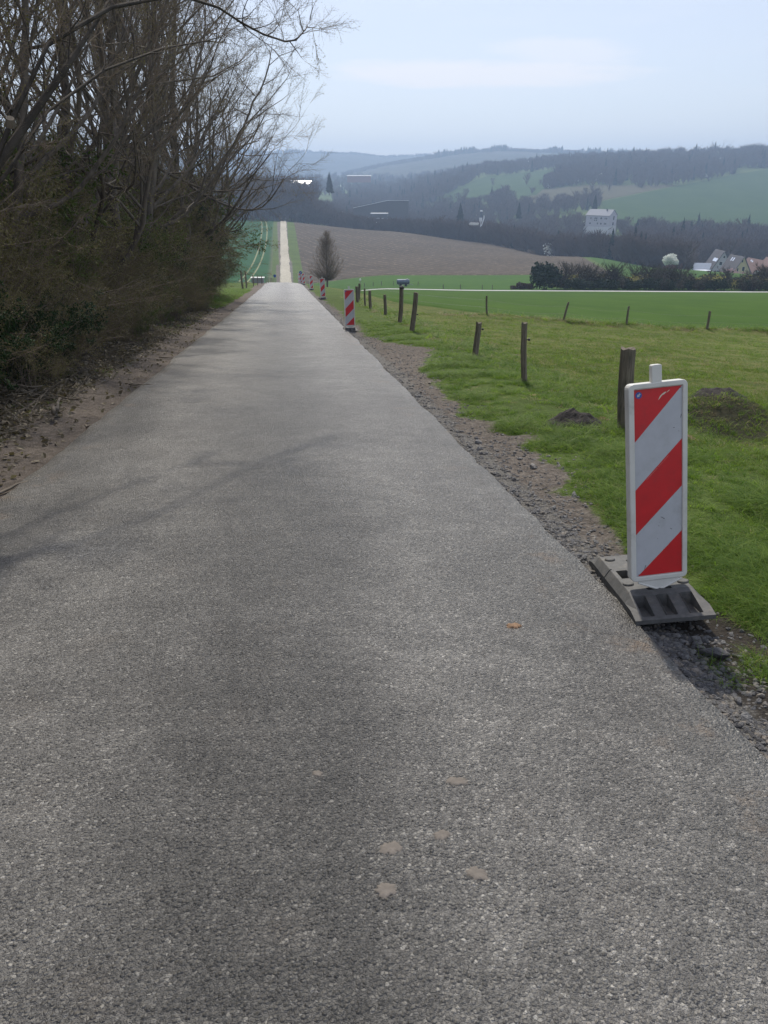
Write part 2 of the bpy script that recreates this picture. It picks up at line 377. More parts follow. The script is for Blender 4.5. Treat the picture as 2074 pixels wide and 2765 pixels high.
MAT['hillbrown'] = field_mat('hill_field', (.07, .07, .04), (.09, .085, .05), (1, .5, 1), .05)
MAT['chalk'] = field_mat('chalk_track', (.26, .24, .19), (.50, .47, .39), (2.5, .5, 1), .8)
MAT['lane'] = field_mat('lane_concrete', (.36, .36, .36), (.48, .48, .48), (1, 1, 1), .5)
MAT['hillwood'] = field_mat('hill_woodland', (.035, .04, .028), (.075, .07, .05), (1, 1, .3), .012)

MAT['bark'] = simple('bark', (.13, .112, .092), .9, nscale=9, namp=.5, bscale=30, bdist=.01, bstr=.8, cs=(1, 1, .25), spec=.2)
MAT['twig'] = simple('twig_bark', (.21, .165, .125), .85, nscale=5, namp=.4, spec=.2)
MAT['twig2'] = simple('pale_twig_bark', (.26, .21, .15), .85, nscale=5, namp=.4, spec=.2)
MAT['bud'] = m_leaf('opening_buds', (.13, .115, .055), (.24, .22, .10), .4)
MAT['greenleaf'] = m_leaf('young_leaves', (.05, .09, .02), (.15, .19, .05), .4)
MAT['ivy'] = m_leaf('dark_ivy', (.015, .035, .012), (.035, .07, .02), .2)
MAT['blossom'] = m_leaf('white_blossom', (.62, .64, .54), (.78, .8, .74), .3, None, (1, 1, 1))
MAT['pink'] = m_leaf('pink_blossom', (.42, .26, .27), (.52, .36, .36), .3, None, (1, 1, 1))
MAT['fartwig'] = simple('far_twigs', (.115, .085, .07), .95, nscale=.1, namp=.3, spec=.1)
MAT['needle'] = simple('dark_needles', (.018, .03, .02), .9, nscale=2, namp=.3, spec=.1)
MAT['evergreen'] = simple('evergreen_leaves', (.022, .04, .02), .8, nscale=2, namp=.4, spec=.2)
MAT['grass'] = m_leaf('grass_blades', (.038, .098, .012), (.165, .245, .04), .5, (.34, .28, .15))
MAT['shortgrass'] = m_leaf('pasture_blades', (.07, .115, .014), (.13, .18, .03), .4, (.3, .25, .13))
MAT['dry'] = m_leaf('dry_grass', (.16, .12, .07), (.34, .28, .17), .3)
MAT['deadleaf'] = m_leaf('dead_leaves', (.06, .045, .03), (.22, .19, .14), .15)
MAT['stick'] = simple('dead_wood', (.125, .105, .08), .8, nscale=6, namp=.5, bscale=40, bdist=.003, spec=.3)
MAT['slate'] = simple('slate_stone', (.125, .125, .13), .6, nscale=9, namp=.55, bscale=40, bdist=.004, bstr=.6)
def slate_mat():
    m, t, b, o = mat('slate_pieces'); oi = N(t, 'ShaderNodeObjectInfo'); c = coords(t, 'Generated'); n = noise(t, c, 3, 5, .6)
    f = M(t, 'ADD', M(t, 'MULTIPLY', oi.outputs['Random'], .75), M(t, 'MULTIPLY', n, .3))
    L(t, ramp(t, f, [(.1, (.05, .05, .053)), (.45, (.105, .105, .11)), (.72, (.17, .168, .165)), (.86, (.22, .19, .155)), (.97, (.34, .335, .32))]), b.inputs['Base Color'])
    b.inputs['Roughness'].default_value = .55; bump(t, b, n, .6, .08); return m
MAT['slate'] = slate_mat()
MAT['soil'] = simple('dark_soil', (.038, .034, .032), .9, nscale=20, namp=.6, bscale=50, bdist=.02, bstr=.9, spec=.2)
MAT['lightsoil'] = simple('pale_soil', (.26, .17, .105), .9, nscale=20, namp=.4, bscale=50, bdist=.02, bstr=.9, spec=.2)
MAT['mud'] = simple('dried_mud', (.145, .13, .115), .85, nscale=25, namp=.2, bscale=90, bdist=.002, bstr=.5, spec=.3)
MAT['rustmud'] = simple('orange_clay', (.22, .14, .085), .85, nscale=30, namp=.4, bscale=90, bdist=.003, bstr=.5, spec=.3)
def wood(name, col, dark=.35):
    m, t, b, o = mat(name); c = coords(t, 'Object', (1, 1, .07)); g = noise(t, c, 60, 6, .65, .3); p = noise(t, coords(t), 4, 5, .6)
    lo = tuple(x*dark for x in col)
    cc = ramp(t, g, [(.32, lo), (.5, col), (.72, tuple(x*1.5 for x in col))]); cc = mixc(t, mr(t, p, .45, .7, 0, .5), cc, (.07, .075, .05))
    L(t, cc, b.inputs['Base Color']); b.inputs['Roughness'].default_value = .85; b.inputs['Specular IOR Level'].default_value = .25
    bump(t, b, g, .9, .006); return m
MAT['post'] = wood('weathered_post_wood', (.16, .135, .105))
MAT['whiteplastic'] = simple('white_plastic', (.58, .58, .54), .42, nscale=6, namp=.06, bscale=60, bdist=.0006, bstr=.3, dirt=((.22, .20, .16), .75))
MAT['reflwhite'] = simple('reflective_white', (.43, .445, .475), .5, nscale=14, namp=.05, dirt=((.27, .27, .26), .45))
MAT['reflred'] = simple('reflective_red', (.52, .010, .016), .45, nscale=14, namp=.09, dirt=((.26, .035, .035), .55))
MAT['blue'] = simple('sign_blue', (.015, .07, .30), .4, nscale=8, namp=.1)
MAT['chipped'] = simple('chipped_edge', (.62, .58, .48), .6)
MAT['speck'] = simple('black_scuff', (.03, .03, .03), .7)
MAT['rubber'] = simple('recycled_rubber', (.072, .073, .072), .72, nscale=30, namp=.25, bscale=120, bdist=.002, bstr=.55, dirt=((.17, .155, .13), .6))
MAT['wire'] = simple('galvanised_wire', (.2, .2, .2), .5, .8)
MAT['insul'] = simple('black_insulator', (.012, .012, .013), .4)

# ------------------------------------------------------------------ ground sheets
va = np.concatenate([-np.geomspace(4.2, 60, 45)[::-1], np.linspace(-4.1, 4.1, 150), np.geomspace(4.2, 60, 45)])
ys = [-7.]
while ys[-1] < 3150:
    y = ys[-1]; ys.append(y+(.3 if y < 1.5 else .06+.011*y if y < 60 else .018*y))
ya = np.array(ys)
V, Yg = np.meshgrid(va, ya); fac = 1+np.maximum(Yg, 0)/14
Xg = -HD*Yg*(1-sst(60, 500, Yg)*.0)+V*fac
Zg = terr(Xg, Yg)
T = Xg+HD*Yg
TGY = np.array([0, 3.5, 5.5, 6.6, 8, 9.3, 11, 14, 16, 17.5, 19, 22, 60, 100]); TGT = np.array([2., 2.08, 2.15, 2.42, 2.45, 2.2, 2.3, 2.45, 2.9, 3.3, 2.45, 2.2, 2.1, 2.1])
def tgrass(Y): return np.interp(Y, TGY, TGT)
def tnoise(X, Y): return .8*fbm(X*2.0, Y*2.0, 21, 5)
dirt = sst(.25, -.25, T-tgrass(Yg)-tnoise(Xg, Yg))*sst(RL-.2, RL, T)
gravel = sst(.16, -.16, T-(1.98+.25*fbm(Xg*1.5, Yg*1.5, 8)))*sst(0, .5, T)
red = sst(.2, -.2, np.abs(T+2.75+.3*fbm(Xg*.9, Yg*.9, 31))-.48)*sst(0, -.5, T)
litter = sst(-2.85, -3.25, T+.6*fbm(Xg*1.2, Yg*1.2, 33))*(1-sst(46, 54, Yg))
leftgrass = sst(-3.2, -5.5, T)*0
pasture = sst(4.2, 5.6, T+.8*fbm(Xg, Yg, 41))*(1-sst(120, 170, Yg))
wet = np.maximum(sst(.35, .0, np.abs(T-2.12)-.05)*(1-sst(3.2, 4.6, Yg)), np.exp(-(((Xg-2.1)/.5)**2+((Yg-8.4)/.35)**2)))
wet = np.maximum(wet, .85*np.exp(-(((Xg-4.2)/.9)**2+((Yg-9.0)/.8)**2)))
ground = sheet('ground', Xg, Yg, Zg, MAT['ground'], attrs=dict(wet=wet, dirt=dirt, gravel=gravel, red=red, litter=litter, pasture=pasture))
def strip(name, t0, t1, y0, y1, dz, material, ny=200, nt_=12, edge=.05, thick=.08, func=None):
    """sheet between lateral lines t0(Y), t1(Y), with sides going down"""
    Y1 = np.geomspace(y0+20, y1+20, ny)-20; a = np.linspace(0, 1, nt_)
    f0 = t0 if callable(t0) else (lambda Y: np.full_like(Y, t0)); f1 = t1 if callable(t1) else (lambda Y: np.full_like(Y, t1))
    lo, hi = f0(Y1), f1(Y1)
    Tm = lo[:, None]*(1-a)+hi[:, None]*a; Ym = np.repeat(Y1[:, None], nt_, 1); Xm = Tm-HD*Ym
    Zm = (func(Xm, Ym) if func else terr(Xm, Ym, False))+dz
    Xm = np.hstack([Xm[:, :1]-.01, Xm, Xm[:, -1:]+.01]); Ym = np.hstack([Ym[:, :1], Ym, Ym[:, -1:]]); Zm = np.hstack([Zm[:, :1]-thick, Zm, Zm[:, -1:]-thick])
    return sheet(name, Xm, Ym, Zm, material)
# road: its edges are ragged, its surface crowned by two centimetres
redge = lambda Y: RR+.07*fbm(Y*.8, Y*0+3, 2)+.05*fbm(Y*3.5, Y*0+1, 4)
ledge = lambda Y: RL+.12*fbm(Y*.7, Y*0+7, 6)+.05*fbm(Y*3, Y*0+5, 7)
def roadz(X, Y):
    t = X+HD*Y; wgt = sst(50, 100, Y); far = terr(X, Y, False); n = -MS*Y+.018-.006*(t+.3)**2
    return n*(1-wgt)+(far+.06)*wgt
road = strip('road', ledge, redge, -6.5, 128, 0, MAT['asphalt'], 520, 30, thick=.09, func=roadz)
track = strip('chalk_track', lambda Y: -2.1+.7*fbm(Y*.12, Y*0+3, 3), lambda Y: 1.55+.7*fbm(Y*.12, Y*0+9, 5), 129, 545, .28, MAT['chalk'], 200, 8, thick=.5)
def field(name, xf0, xf1, y0, y1, dz, material, ny=120, nx=60, thick=.4):
    Y1 = np.linspace(y0, y1, ny); a = np.linspace(0, 1, nx)
    lo = np.array([xf0(y) for y in Y1]); hi = np.array([xf1(y) for y in Y1])
    Xm = lo[:, None]*(1-a)+hi[:, None]*a; Ym = np.repeat(Y1[:, None], nx, 1); Zm = terr(Xm, Ym, False)+dz
    Zm[0] -= thick; Zm[-1] -= thick; Zm[:, 0] -= thick; Zm[:, -1] -= thick
    return sheet(name, Xm, Ym, Zm, material)
tl = lambda k: (lambda y: k-HD*y)
field('crop_field', lambda y: -HD*y+6.0+max(0, (47-y))*.42, lambda y: y*.75+15, 35.6, 149, .07, MAT['crop'], 100, 90, .15)
field('crop_field', lambda y: -.75*y, tl(-3.6), 100, 560, .2, MAT['crop_left'], 150, 60)
field('ploughed_field', tl(5.4), lambda y: 74+(y-262)*.152 if y > 245 else 71.5, 245, 540, .2, MAT['plough'], 120, 80)
field('meadow', lambda y: -HD*y+2.5 if y > 170 else -HD*y+4, lambda y: .75*y, 156, 244, .12, MAT['meadow'], 70, 80)
field('meadow', lambda y: 74.6+(y-262)*.152, lambda y: .75*y, 245, 420, .18, MAT['meadow'], 70, 60)
field('lane', lambda y: at(905, y), lambda y: .9*y, 150.2, 153.4, .14, MAT['lane'], 4, 90, .2)
wob = lambda y, k: 9*float(fbm(np.array([y/60.]), np.array([k*3.]), 19)[0])
field('hill_pasture', lambda y: (.262*y if y < 840 else y*(.262+(y-840)/280*.20))+wob(y, 1), lambda y: .74*y, 640, 1105, .8, MAT['hillgreen'], 90, 90, 1)
field('hill_pasture', lambda y: (.045+.075*max(0, (y-920))/260)*y+wob(y, 2), lambda y: (.185+.03*(y-920)/260)*y+wob(y, 3), 920, 1185, .8, MAT['hillgreen'], 60, 40, 1)
field('hill_field', lambda y: (.16+(y-835)/135*.02)*y, lambda y: .262*y+wob(y, 1)-1 if y < 840 else y*(.262+(y-840)/280*.20)+wob(y, 1)-1, 835, 968, .6, MAT['hillbrown'], 50, 40, 1)
field('hill_pasture', lambda y: -.04*y, lambda y: .03*y, 1280, 1500, .8, MAT['hillgreen'], 20, 30, 1)

# wooded hills on the horizon
def hillz(Xm, Ym, y0, y1, prof, base, seed, rough):
    topz = np.interp(Xm/Ym, prof[0], prof[1])*y1+CAM_H; k = (Ym-y0)/(y1-y0); sh = np.sin(np.clip(k*1.25, 0, 1)*math.pi/2)**1.2
    return base+(topz-base)*sh+14*fbm(Xm/400, Ym/400, seed+5)*sh
HILLA = ([-1, -.35, -.12, -.03, 0, .05, .3, 1], [.024, .025, .0245, .0245, .021, .023, .020, .020]); HILLB = ([-1, -.2, -.05, 0, .05, .09, .13, .21, .29, .37, .6, 1], [-.01, -.005, .003, .012, .0195, .024, .026, .024, .0225, .021, .019, .017])
def hill(name, y0, y1, xr, prof, base, seed, nx=900, ny=60, rough=9):
    a = np.linspace(-1, 1, nx); y = np.linspace(y0, y1, ny)
    Ym, A = np.meshgrid(y, a, indexing='ij'); Xm = A*xr*(Ym/y1)
    u = Xm/Ym; topz = np.interp(u, prof[0], prof[1])*y1+CAM_H
    k = (Ym-y0)/(y1-y0); sh = np.sin(np.clip(k*1.25, 0, 1)*math.pi/2)**1.2
    Zm = base+(topz-base)*sh+rough*(fbm(Xm/34, Ym/34, seed, 4))*np.minimum(1, k*6)+14*fbm(Xm/400, Ym/400, seed+5)*sh
    return sheet(name, Xm, Ym, Zm, MAT['hillwood'], smooth=False)
hill('wooded_hill', 2500, 3400, 3000, HILLA, -30, 3)
hill('wooded_hill', 1750, 2450, 2300, HILLB, -18, 8, rough=9)

# ------------------------------------------------------------------ instancer for uncountable stuff
def instancer(name, protos, pts, idx, rot, scl, kind='stuff', parent=None, label=None, cat=None):
    """points mesh whose geometry nodes place the given mesh objects (kept out of the scene)"""
    key = 'protos_'+'_'.join(p.name for p in protos)[:40]
    if key in bpy.data.collections: c = bpy.data.collections[key]
    else:
        c = bpy.data.collections.new(key)
        for p in protos: c.objects.link(p)
    me = bpy.data.meshes.new(name); pts = np.asarray(pts, np.float32); me.vertices.add(len(pts)); me.vertices.foreach_set('co', pts.ravel())
    a = me.attributes.new('idx', 'INT', 'POINT'); a.data.foreach_set('value', np.asarray(idx, np.int32))
    a = me.attributes.new('rot', 'FLOAT_VECTOR', 'POINT'); a.data.foreach_set('vector', np.asarray(rot, np.float32).ravel())
    a = me.attributes.new('scl', 'FLOAT_VECTOR', 'POINT'); a.data.foreach_set('vector', np.asarray(scl, np.float32).ravel())
    o = bpy.data.objects.new(name, me); COL.objects.link(o); o.parent = parent
    gk = 'place_'+key
    if gk in bpy.data.node_groups: g = bpy.data.node_groups[gk]
    else:
        g = bpy.data.node_groups.new(gk, 'GeometryNodeTree')
        g.interface.new_socket('Geometry', in_out='INPUT', socket_type='NodeSocketGeometry'); g.interface.new_socket('Geometry', in_out='OUTPUT', socket_type='NodeSocketGeometry')
        gi = g.nodes.new('NodeGroupInput'); go = g.nodes.new('NodeGroupOutput')
        ci = g.nodes.new('GeometryNodeCollectionInfo'); ci.inputs['Collection'].default_value = c; ci.inputs['Separate Children'].default_value = True; ci.inputs['Reset Children'].default_value = True
        ip = g.nodes.new('GeometryNodeInstanceOnPoints'); ip.inputs['Pick Instance'].default_value = True
        for nm, ty, sk in (('idx', 'INT', 'Instance Index'), ('rot', 'FLOAT_VECTOR', 'Rotation'), ('scl', 'FLOAT_VECTOR', 'Scale')):
            na = g.nodes.new('GeometryNodeInputNamedAttribute'); na.data_type = ty; na.inputs['Name'].default_value = nm
            g.links.new([s for s in na.outputs if s.enabled and s.name == 'Attribute'][0], ip.inputs[sk])
        g.links.new(gi.outputs[0], ip.inputs['Points']); g.links.new(ci.outputs[0], ip.inputs['Instance']); g.links.new(ip.outputs[0], go.inputs[0])
    md = o.modifiers.new('place', 'NODES'); md.node_group = g
    return tag(o, label, cat, None, kind)
def proto(name, mb, mats, smooth=False): return bpy.data.objects.new(name, mb.mesh(name, mats, smooth))

# ------------------------------------------------------------------ twigs and trees
rnd = random.Random(11)
def unit(v): return v/(np.linalg.norm(v)+1e-9)
def rvec(r): return np.array([r.gauss(0, 1), r.gauss(0, 1), r.gauss(0, 1)])
def spray(name, r, bark, leaf, nl, L0=.75, leafsize=.022, nt_=13, lr=.0055, flat=1.):
    """one spray of twigs, growing along +Z from the origin"""
    mb = MB(); ends = []
    def tw(p, d, l, rad, lev):
        pts = [p]; n = 4 if lev == 0 else 3
        for i in range(n):
            d = unit(d+rvec(r)*.13+np.array([0, 0, .05])); p = p+d*l/n; pts.append(p)
        mb.tube(pts, np.linspace(rad, rad*.35, n+1), 3, 0, tip=True)
        for q in np.linspace(.15, 1, max(2, int(nl*l/L0))):
            k = min(int(q*n), n-1); a = q*n-k; ends.append((pts[k]*(1-a)+pts[k+1]*a, d))
        if lev < 2:
            m = nt_ if lev == 0 else 3
            for i in range(m):
                q = .12+.86*(i+r.random())/m; k = min(int(q*n), n-1); a = q*n-k
                b = unit(d+rvec(r)*np.array([1, flat, .6])*.62); tw(pts[k]*(1-a)+pts[k+1]*a, b, l*(.62-.35*q)*(.7+.5*r.random()), rad*.55, lev+1)
    tw(np.zeros(3), np.array([0, 0, 1.]), L0, lr, 0)
    for p, d in ends:
        s = leafsize*(.6+.8*r.random()); a = unit(d+rvec(r)*.8); b = unit(np.cross(a, rvec(r))); c = np.cross(a, b)
        v = [p, p+a*s*.55+b*s*.3, p+a*s*.55-b*s*.3, p+a*s*1.2, p+a*s*.5+c*s*.22]
        mb.add(v, [(0, 1, 4), (1, 3, 4), (3, 2, 4), (2, 0, 4), (0, 2, 3, 1)], 1)
    return proto(name, mb, [bark, leaf])
SPR = [spray('twig_spray', rnd, MAT['twig'], MAT['bud'], 5, .8, .014, 9) for _ in range(4)]
SPR2 = [spray('budding_spray', rnd, MAT['twig2'], MAT['bud'], 8, .7, .021, 9) for _ in range(3)]
SPR3 = [spray('leafy_spray', rnd, MAT['twig'], MAT['greenleaf'], 10, .6, .042) for _ in range(3)]
SPR4 = [spray('ivy_spray', rnd, MAT['twig'], MAT['ivy'], 16, .5, .06) for _ in range(2)]
def euler_z_to(d, r):
    q = Vector(d).to_track_quat('Z', 'Y'); e = (q @ Euler((0, 0, r.random()*6.28)).to_quaternion()).to_euler(); return (e.x, e.y, e.z)
def grow(r, H, r0, bias=(0, 0, 0), nmain=9, clear=.15, spread=.8, up=.25, paths=None, trunk_lean=None, forks=1, dens=1., maxlev=3, droop=0.):
    """returns wood tubes and twig spray placements"""
    tubes = []; sp = []
    bias = np.array(bias, float)
    def seg(p, d, l, rad, lev):
        n = max(3, int(l/.45)) if lev < 2 else 4
        pts = [p]; rr = [rad]; dirs = []
        for i in range(n):
            wob = [.09, .15, .2, .25][lev]
            d = unit(d+rvec(r)*wob+np.array([0, 0, up*.28-(droop*.12 if lev > 0 else 0)])+bias*(.05 if lev else .02)); p = p+d*l/n; pts.append(p); dirs.append(d)
            rr.append(rad*(1-.78*(i+1)/n))
        tubes.append((pts, rr, lev))
        if lev >= 2 or rad < .02:
            m = max(2, int(l/.30*dens))
            for i in range(m):
                q = .2+.8*(i+r.random())/m; k = min(int(q*n), n-1); a = q*n-k
                sp.append((pts[k]*(1-a)+pts[k+1]*a, unit(dirs[k]+rvec(r)*.55+bias*.15), .7+.7*r.random()))
            sp.append((pts[-1], dirs[-1], .9))
        if lev < maxlev-1:
            m = nmain if lev == 0 else max(3, int(l*1.7))
            for i in range(m):
                q = (clear if lev == 0 else .2)+(1-(clear if lev == 0 else .2))*(i+r.random()*.9)/m
                k = min(int(q*n), n-1); a = min(1, q*n-k)
                side = rvec(r); side[2] *= .35; side = unit(side+bias*(.75 if lev == 0 else .25))
                dd = unit(dirs[k]*(1-spread*.55)+side*spread+np.array([0, 0, up*.3]))
                seg(pts[k]*(1-a)+pts[k+1]*a, dd, l*(.62-.32*q)*(.75+.5*r.random()), max(.008, rr[k]*(.5+.15*r.random())), lev+1)
    for f in range(forks):
        d = unit(np.array([0, 0, 1.])+(np.array(trunk_lean) if trunk_lean is not None else 0)+rvec(r)*(.1 if forks == 1 else .28)*np.array([1, 1, 0]))
        seg(np.array([r.gauss(0, .12)*(forks > 1), r.gauss(0, .12)*(forks > 1), -.15]), d, H*(1 if f == 0 else .7+.25*r.random()), r0*(1 if f == 0 else .75), 0)
    if paths:
        n_before = len(sp)
        for pth, rad in paths:
            pth = [np.array(q, float) for q in pth]
            tubes.append((pth, list(np.linspace(rad, .007, len(pth))), 1))
            for k in range(1, len(pth)):
                dd = unit(pth[k]-pth[k-1]); ln = np.linalg.norm(pth[k]-pth[k-1])
                for j in range(2):
                    b = unit(dd+rvec(r)*.4+np.array([0, 0, .4])); seg(pth[k-1]+(pth[k]-pth[k-1])*r.random(), b, (.75-.5*k/len(pth)), .008, 2)
                for j in range(int(ln*4)+1):
                    q = r.random(); sp.append((pth[k-1]*(1-q)+pth[k]*q, unit(dd+rvec(r)*.4+np.array([0, 0, .45])), .3+.3*r.random()))
    if paths: sp = sp[:n_before]+[(q[0], q[1], q[2]*.5) for q in sp[n_before:]]
    return tubes, sp
MAT['darkbark'] = simple('dark_bark', (.055, .048, .04), .9, nscale=9, namp=.5, bscale=30, bdist=.01, bstr=.8, cs=(1, 1, .25), spec=.15)
def wood_mb(tubes):
    mb = MB()
    for pts, rr, lev in tubes:
        k = 9 if rr[0] > .07 else 6 if rr[0] > .03 else 4 if rr[0] > .012 else 3
        mb.tube(pts, rr, k, 0, tip=True)
    return mb
def make_tree(name, label, loc, rz, r, sprays, group='bare trees of the roadside thicket', cat='tree', sc=1., bark='bark', **kw):
    tubes, sp = grow(r, **kw)
    root = empty(name, loc, rz, label, cat, group); root.scale = (sc,)*3
    wood_mb([q for q in tubes if q[2] == 0]).build('trunk', MAT[bark], root, smooth=True)
    wood_mb([q for q in tubes if q[2] > 0]).build('branches', MAT[bark], root, smooth=True)
    P = np.array([q[0] for q in sp]); rot = [euler_z_to(q[1], r) for q in sp]; s = np.array([[q[2]]*3 for q in sp])
    instancer('crown', sprays, P, [r.randrange(len(sprays)) for _ in sp], rot, s, 'stuff', root)
    return root, len(sp)
rt = random.Random(5)
def tpos(t, Y): x = t-HD*Y; return (x, Y, tz(x, Y, False)-.05)
SPA = SPR+SPR2[:1]
protos_t = []
specs = [dict(H=11.5, r0=.17, bias=(.26, 0, 0), nmain=17, clear=.10, spread=.85, up=.52, dens=.34),
         dict(H=12.5, r0=.13, bias=(.25, .05, 0), nmain=15, clear=.12, spread=.65, up=.62, forks=2, dens=.30),
         dict(H=9.5, r0=.12, bias=(.35, 0, 0), nmain=16, clear=.10, spread=.9, up=.45, trunk_lean=(.04, 0, 0), dens=.34),
         dict(H=13.5, r0=.15, bias=(.18, 0, 0), nmain=14, clear=.15, spread=.6, up=.65, dens=.32)]
# the large leaning tree at the left edge, with the limb that reaches out over the road
def P3(px, py, Y):                   # a point seen at a pixel, at the distance Y
    th = R(23.455); yc = (py-1382.5)/2080; ray = np.array([(px-1037)/2080, math.cos(th)-yc*math.sin(th), -math.sin(th)-yc*math.cos(th)])
    return np.array([0, 0, CAM_H])+ray*Y/ray[1]
b0 = np.array(tpos(-5.3, 6.3))
lim = [P3(a, b, y)-b0 for a, b, y in ((-420, 900, 6.25), (-60, 560, 6.3), (30, 330, 6.4), (130, 120, 6.9), (300, 20, 7.7), (480, -15, 8.6), (590, 20, 9.4), (650, 60, 9.9), (710, 92, 10.3), (770, 112, 10.8), (800, 108, 11.1), (825, 80, 11.4), (838, 52, 11.6))]
lim2 = [P3(a, b, y)-b0 for a, b, y in ((-300, 800, 6.3), (10, 480, 6.4), (130, 300, 7.2), (280, 190, 8.2), (440, 130, 9.4), (560, 110, 10.3), (640, 120, 11.2))]
lim3 = [P3(a, b, y)-b0 for a, b, y in ((-440, 1000, 6.3), (-30, 480, 6.3), (60, 350, 6.6), (180, 180, 7.0), (260, 60, 7.6), (330, -60, 8.0))]
T0, n0 = make_tree('leaning_tree', 'big leaning bare tree at the left edge, its long limb reaching over the road', tuple(b0), 0, rt, SPA, bark='darkbark',
                   H=9, r0=.17, bias=(.35, .1, 0), nmain=11, clear=.2, spread=.8, up=.35, trunk_lean=(.12, .05, 0), dens=.4, paths=[(lim, .022), (lim2, .017), (lim3, .05)])
cut = MB(); cut.tube([(0, 0, 0), (.02, -.03, .05)], [.035, .03], 10); 
co = cut.build('sawn_knot', MAT['stick'], T0); q = P3(28, 340, 6.3)-b0; co.location = q; tag(co, 'pale sawn-off branch stub')
place = [(-6.0, 11.5, 0), (-7.0, 9.3, 1), (-5.4, 15.5, 2), (-6.8, 18.2, 3), (-5.0, 21.0, 0), None, (-4.9, 27.0, 2), (-5.8, 31.0, 0), (-4.8, 35.0, 1), (-4.9, 40.0, 0), (-5.0, 45.0, 2),
         (-9.0, 13.5, 3), None, (-10.0, 27, 3), None, (-8.0, 43.5, 3), None, (-12.5, 11, 1), None, None, (-5.0, 24.5, 3), (-5.4, 49.0, 0), None, None, None, None, (-5.4, 18.2, 1), None]
words = {0: 'spreading bare tree', 1: 'twin-stemmed bare tree', 2: 'low leaning bare tree', 3: 'tall slender bare tree'}
LABS = ['first tree ahead of the leaning one, right at the dirt verge', 'pale-twigged tree behind the leaning one, one row back from the verge', 'low leaning tree at the verge, second trunk ahead', 'tall slender tree between the second and third verge trunks',
 'spreading tree at the verge, third trunk ahead', 'twin-stemmed tree one row back, behind the third verge trunk', 'low leaning tree at the verge, just past the third trunk', 'spreading tree one row back, level with the second beacon', 'twin-stemmed tree at the verge, beyond the second beacon',
 'spreading tree at the verge, fourth last of the row', 'low leaning tree at the verge, third last of the row', 'tall slender tree deep in the thicket near the left edge', 'spreading tree deepest in the thicket at mid height', 'tall slender tree at the back, rising over the low leaning ones',
 'twin-stemmed tree at the back near the green field', 'tall slender tree at the far back corner of the thicket', 'low leaning tree deep behind the big leaning one', 'twin-stemmed tree deepest at the left edge of the photo', 'tall slender tree deepest in the middle of the thicket',
 'tall slender tree just inside the verge row, towards the far end', 'tall slender tree at the verge whose twigs show highest against the sky', 'last spreading tree of the row, beside the left green field', 'last twin-stemmed tree, behind the end of the row', 'low leaning tree at the back, half hidden by slender ones',
 'twin-stemmed tree just behind the first verge trunk', 'tall slender tree behind the low leaning verge tree', 'twin-stemmed tree at the verge with pale budding twigs', 'twin-stemmed tree in the second row at the middle of the thicket']
base = {}
for i, pl in enumerate(place):
    if pl is None: continue
    t_, Y_, k = pl
    near = 'close to the camera' if Y_ < 12 else 'a little way down' if Y_ < 22 else 'halfway down' if Y_ < 34 else 'towards the far end of'
    row = 'front of the thicket beside the road verge' if t_ > -5.5 else 'middle of the thicket' if t_ > -8 else 'back of the thicket'
    nth = 'tree number'
    lab = LABS[i]
    if k not in base:
        o, n = make_tree('bare_tree', lab, tpos(t_, Y_), rt.uniform(-.3, .3), rt, SPA if k != 1 else SPR2+SPR[:1], **specs[k]); base[k] = o
    else:
        o = copy_tree(base[k]); o.location = tpos(t_, Y_); o.rotation_euler = (0, 0, rt.uniform(-.7, .7))
        s_ = rt.uniform(.9, 1.1)*(1+.22*sst(18, 34, Y_)); o.scale = (s_, s_, s_*rt.uniform(.92, 1.1)); o['label'] = lab

# undergrowth: multi-stemmed bushes seen as one tangle
def make_bush(r, sprays, H, n, name):
    mb = MB(); sp = []
    for i in range(n):
        a = r.random()*6.28; d = unit(np.array([math.cos(a)*.45, math.sin(a)*.45, 1.])+rvec(r)*.15); p = np.array([r.gauss(0, .15), r.gauss(0, .15), -.1]); pts = [p]; l = H*(.5+.5*r.random())
        for k in range(6): d = unit(d+rvec(r)*.17-np.array([0, 0, .05])); p = p+d*l/6; pts.append(p)
        mb.tube(pts, np.linspace(.013, .003, 7), 3, 0, tip=True)
        for q in range(int(l*4.5)):
            k = r.randrange(0, 6); f = r.random(); sp.append((pts[k]*(1-f)+pts[k+1]*f, unit(d+rvec(r)*.7), .5+.5*r.random(), r.randrange(len(sprays))))
    # bake twig sprays into the bush itself
    V = []; 
    for p, d, s, k in sp:
        me = sprays[k].data; nv = len(me.vertices); co = np.empty(nv*3); me.vertices.foreach_get('co', co); co = co.reshape(-1, 3)
        e = Euler(euler_z_to(d, r)).to_matrix(); co = co @ np.array(e).T*s+p
        key = sprays[k].name
        if key not in cache: cache[key] = ([tuple(q.vertices) for q in me.polygons], [q.material_index for q in me.polygons])
        fs, ms = cache[key]; n0 = mb.n; mb.v.append(co); mb.n += nv
        mb.f += [[i+n0 for i in q] for q in fs]; mb.m += ms
    return proto(name, mb, [MAT['twig'], sprays[0].data.materials[1]])
cache = {}
rb = random.Random(3)
mini = [spray('mini_spray', rb, MAT['twig'], MAT['bud'], 5, .55, .03, 6, .004) for _ in range(2)]
minig = [spray('mini_green', rb, MAT['twig'], MAT['greenleaf'], 8, .5, .045, 6, .004) for _ in range(2)]
miniv = [spray('mini_ivy', rb, MAT['twig'], MAT['ivy'], 9, .5, .07, 6, .004) for _ in range(2)]
BUSH = [make_bush(rb, mini, 3.4, 12, 'a_bush'), make_bush(rb, mini, 2.6, 13, 'b_bush'), make_bush(rb, minig, 2.8, 11, 'c_bush'), make_bush(rb, miniv, 2.4, 11, 'd_bush')]
pts = []; idx = []; rot = []; scl = []
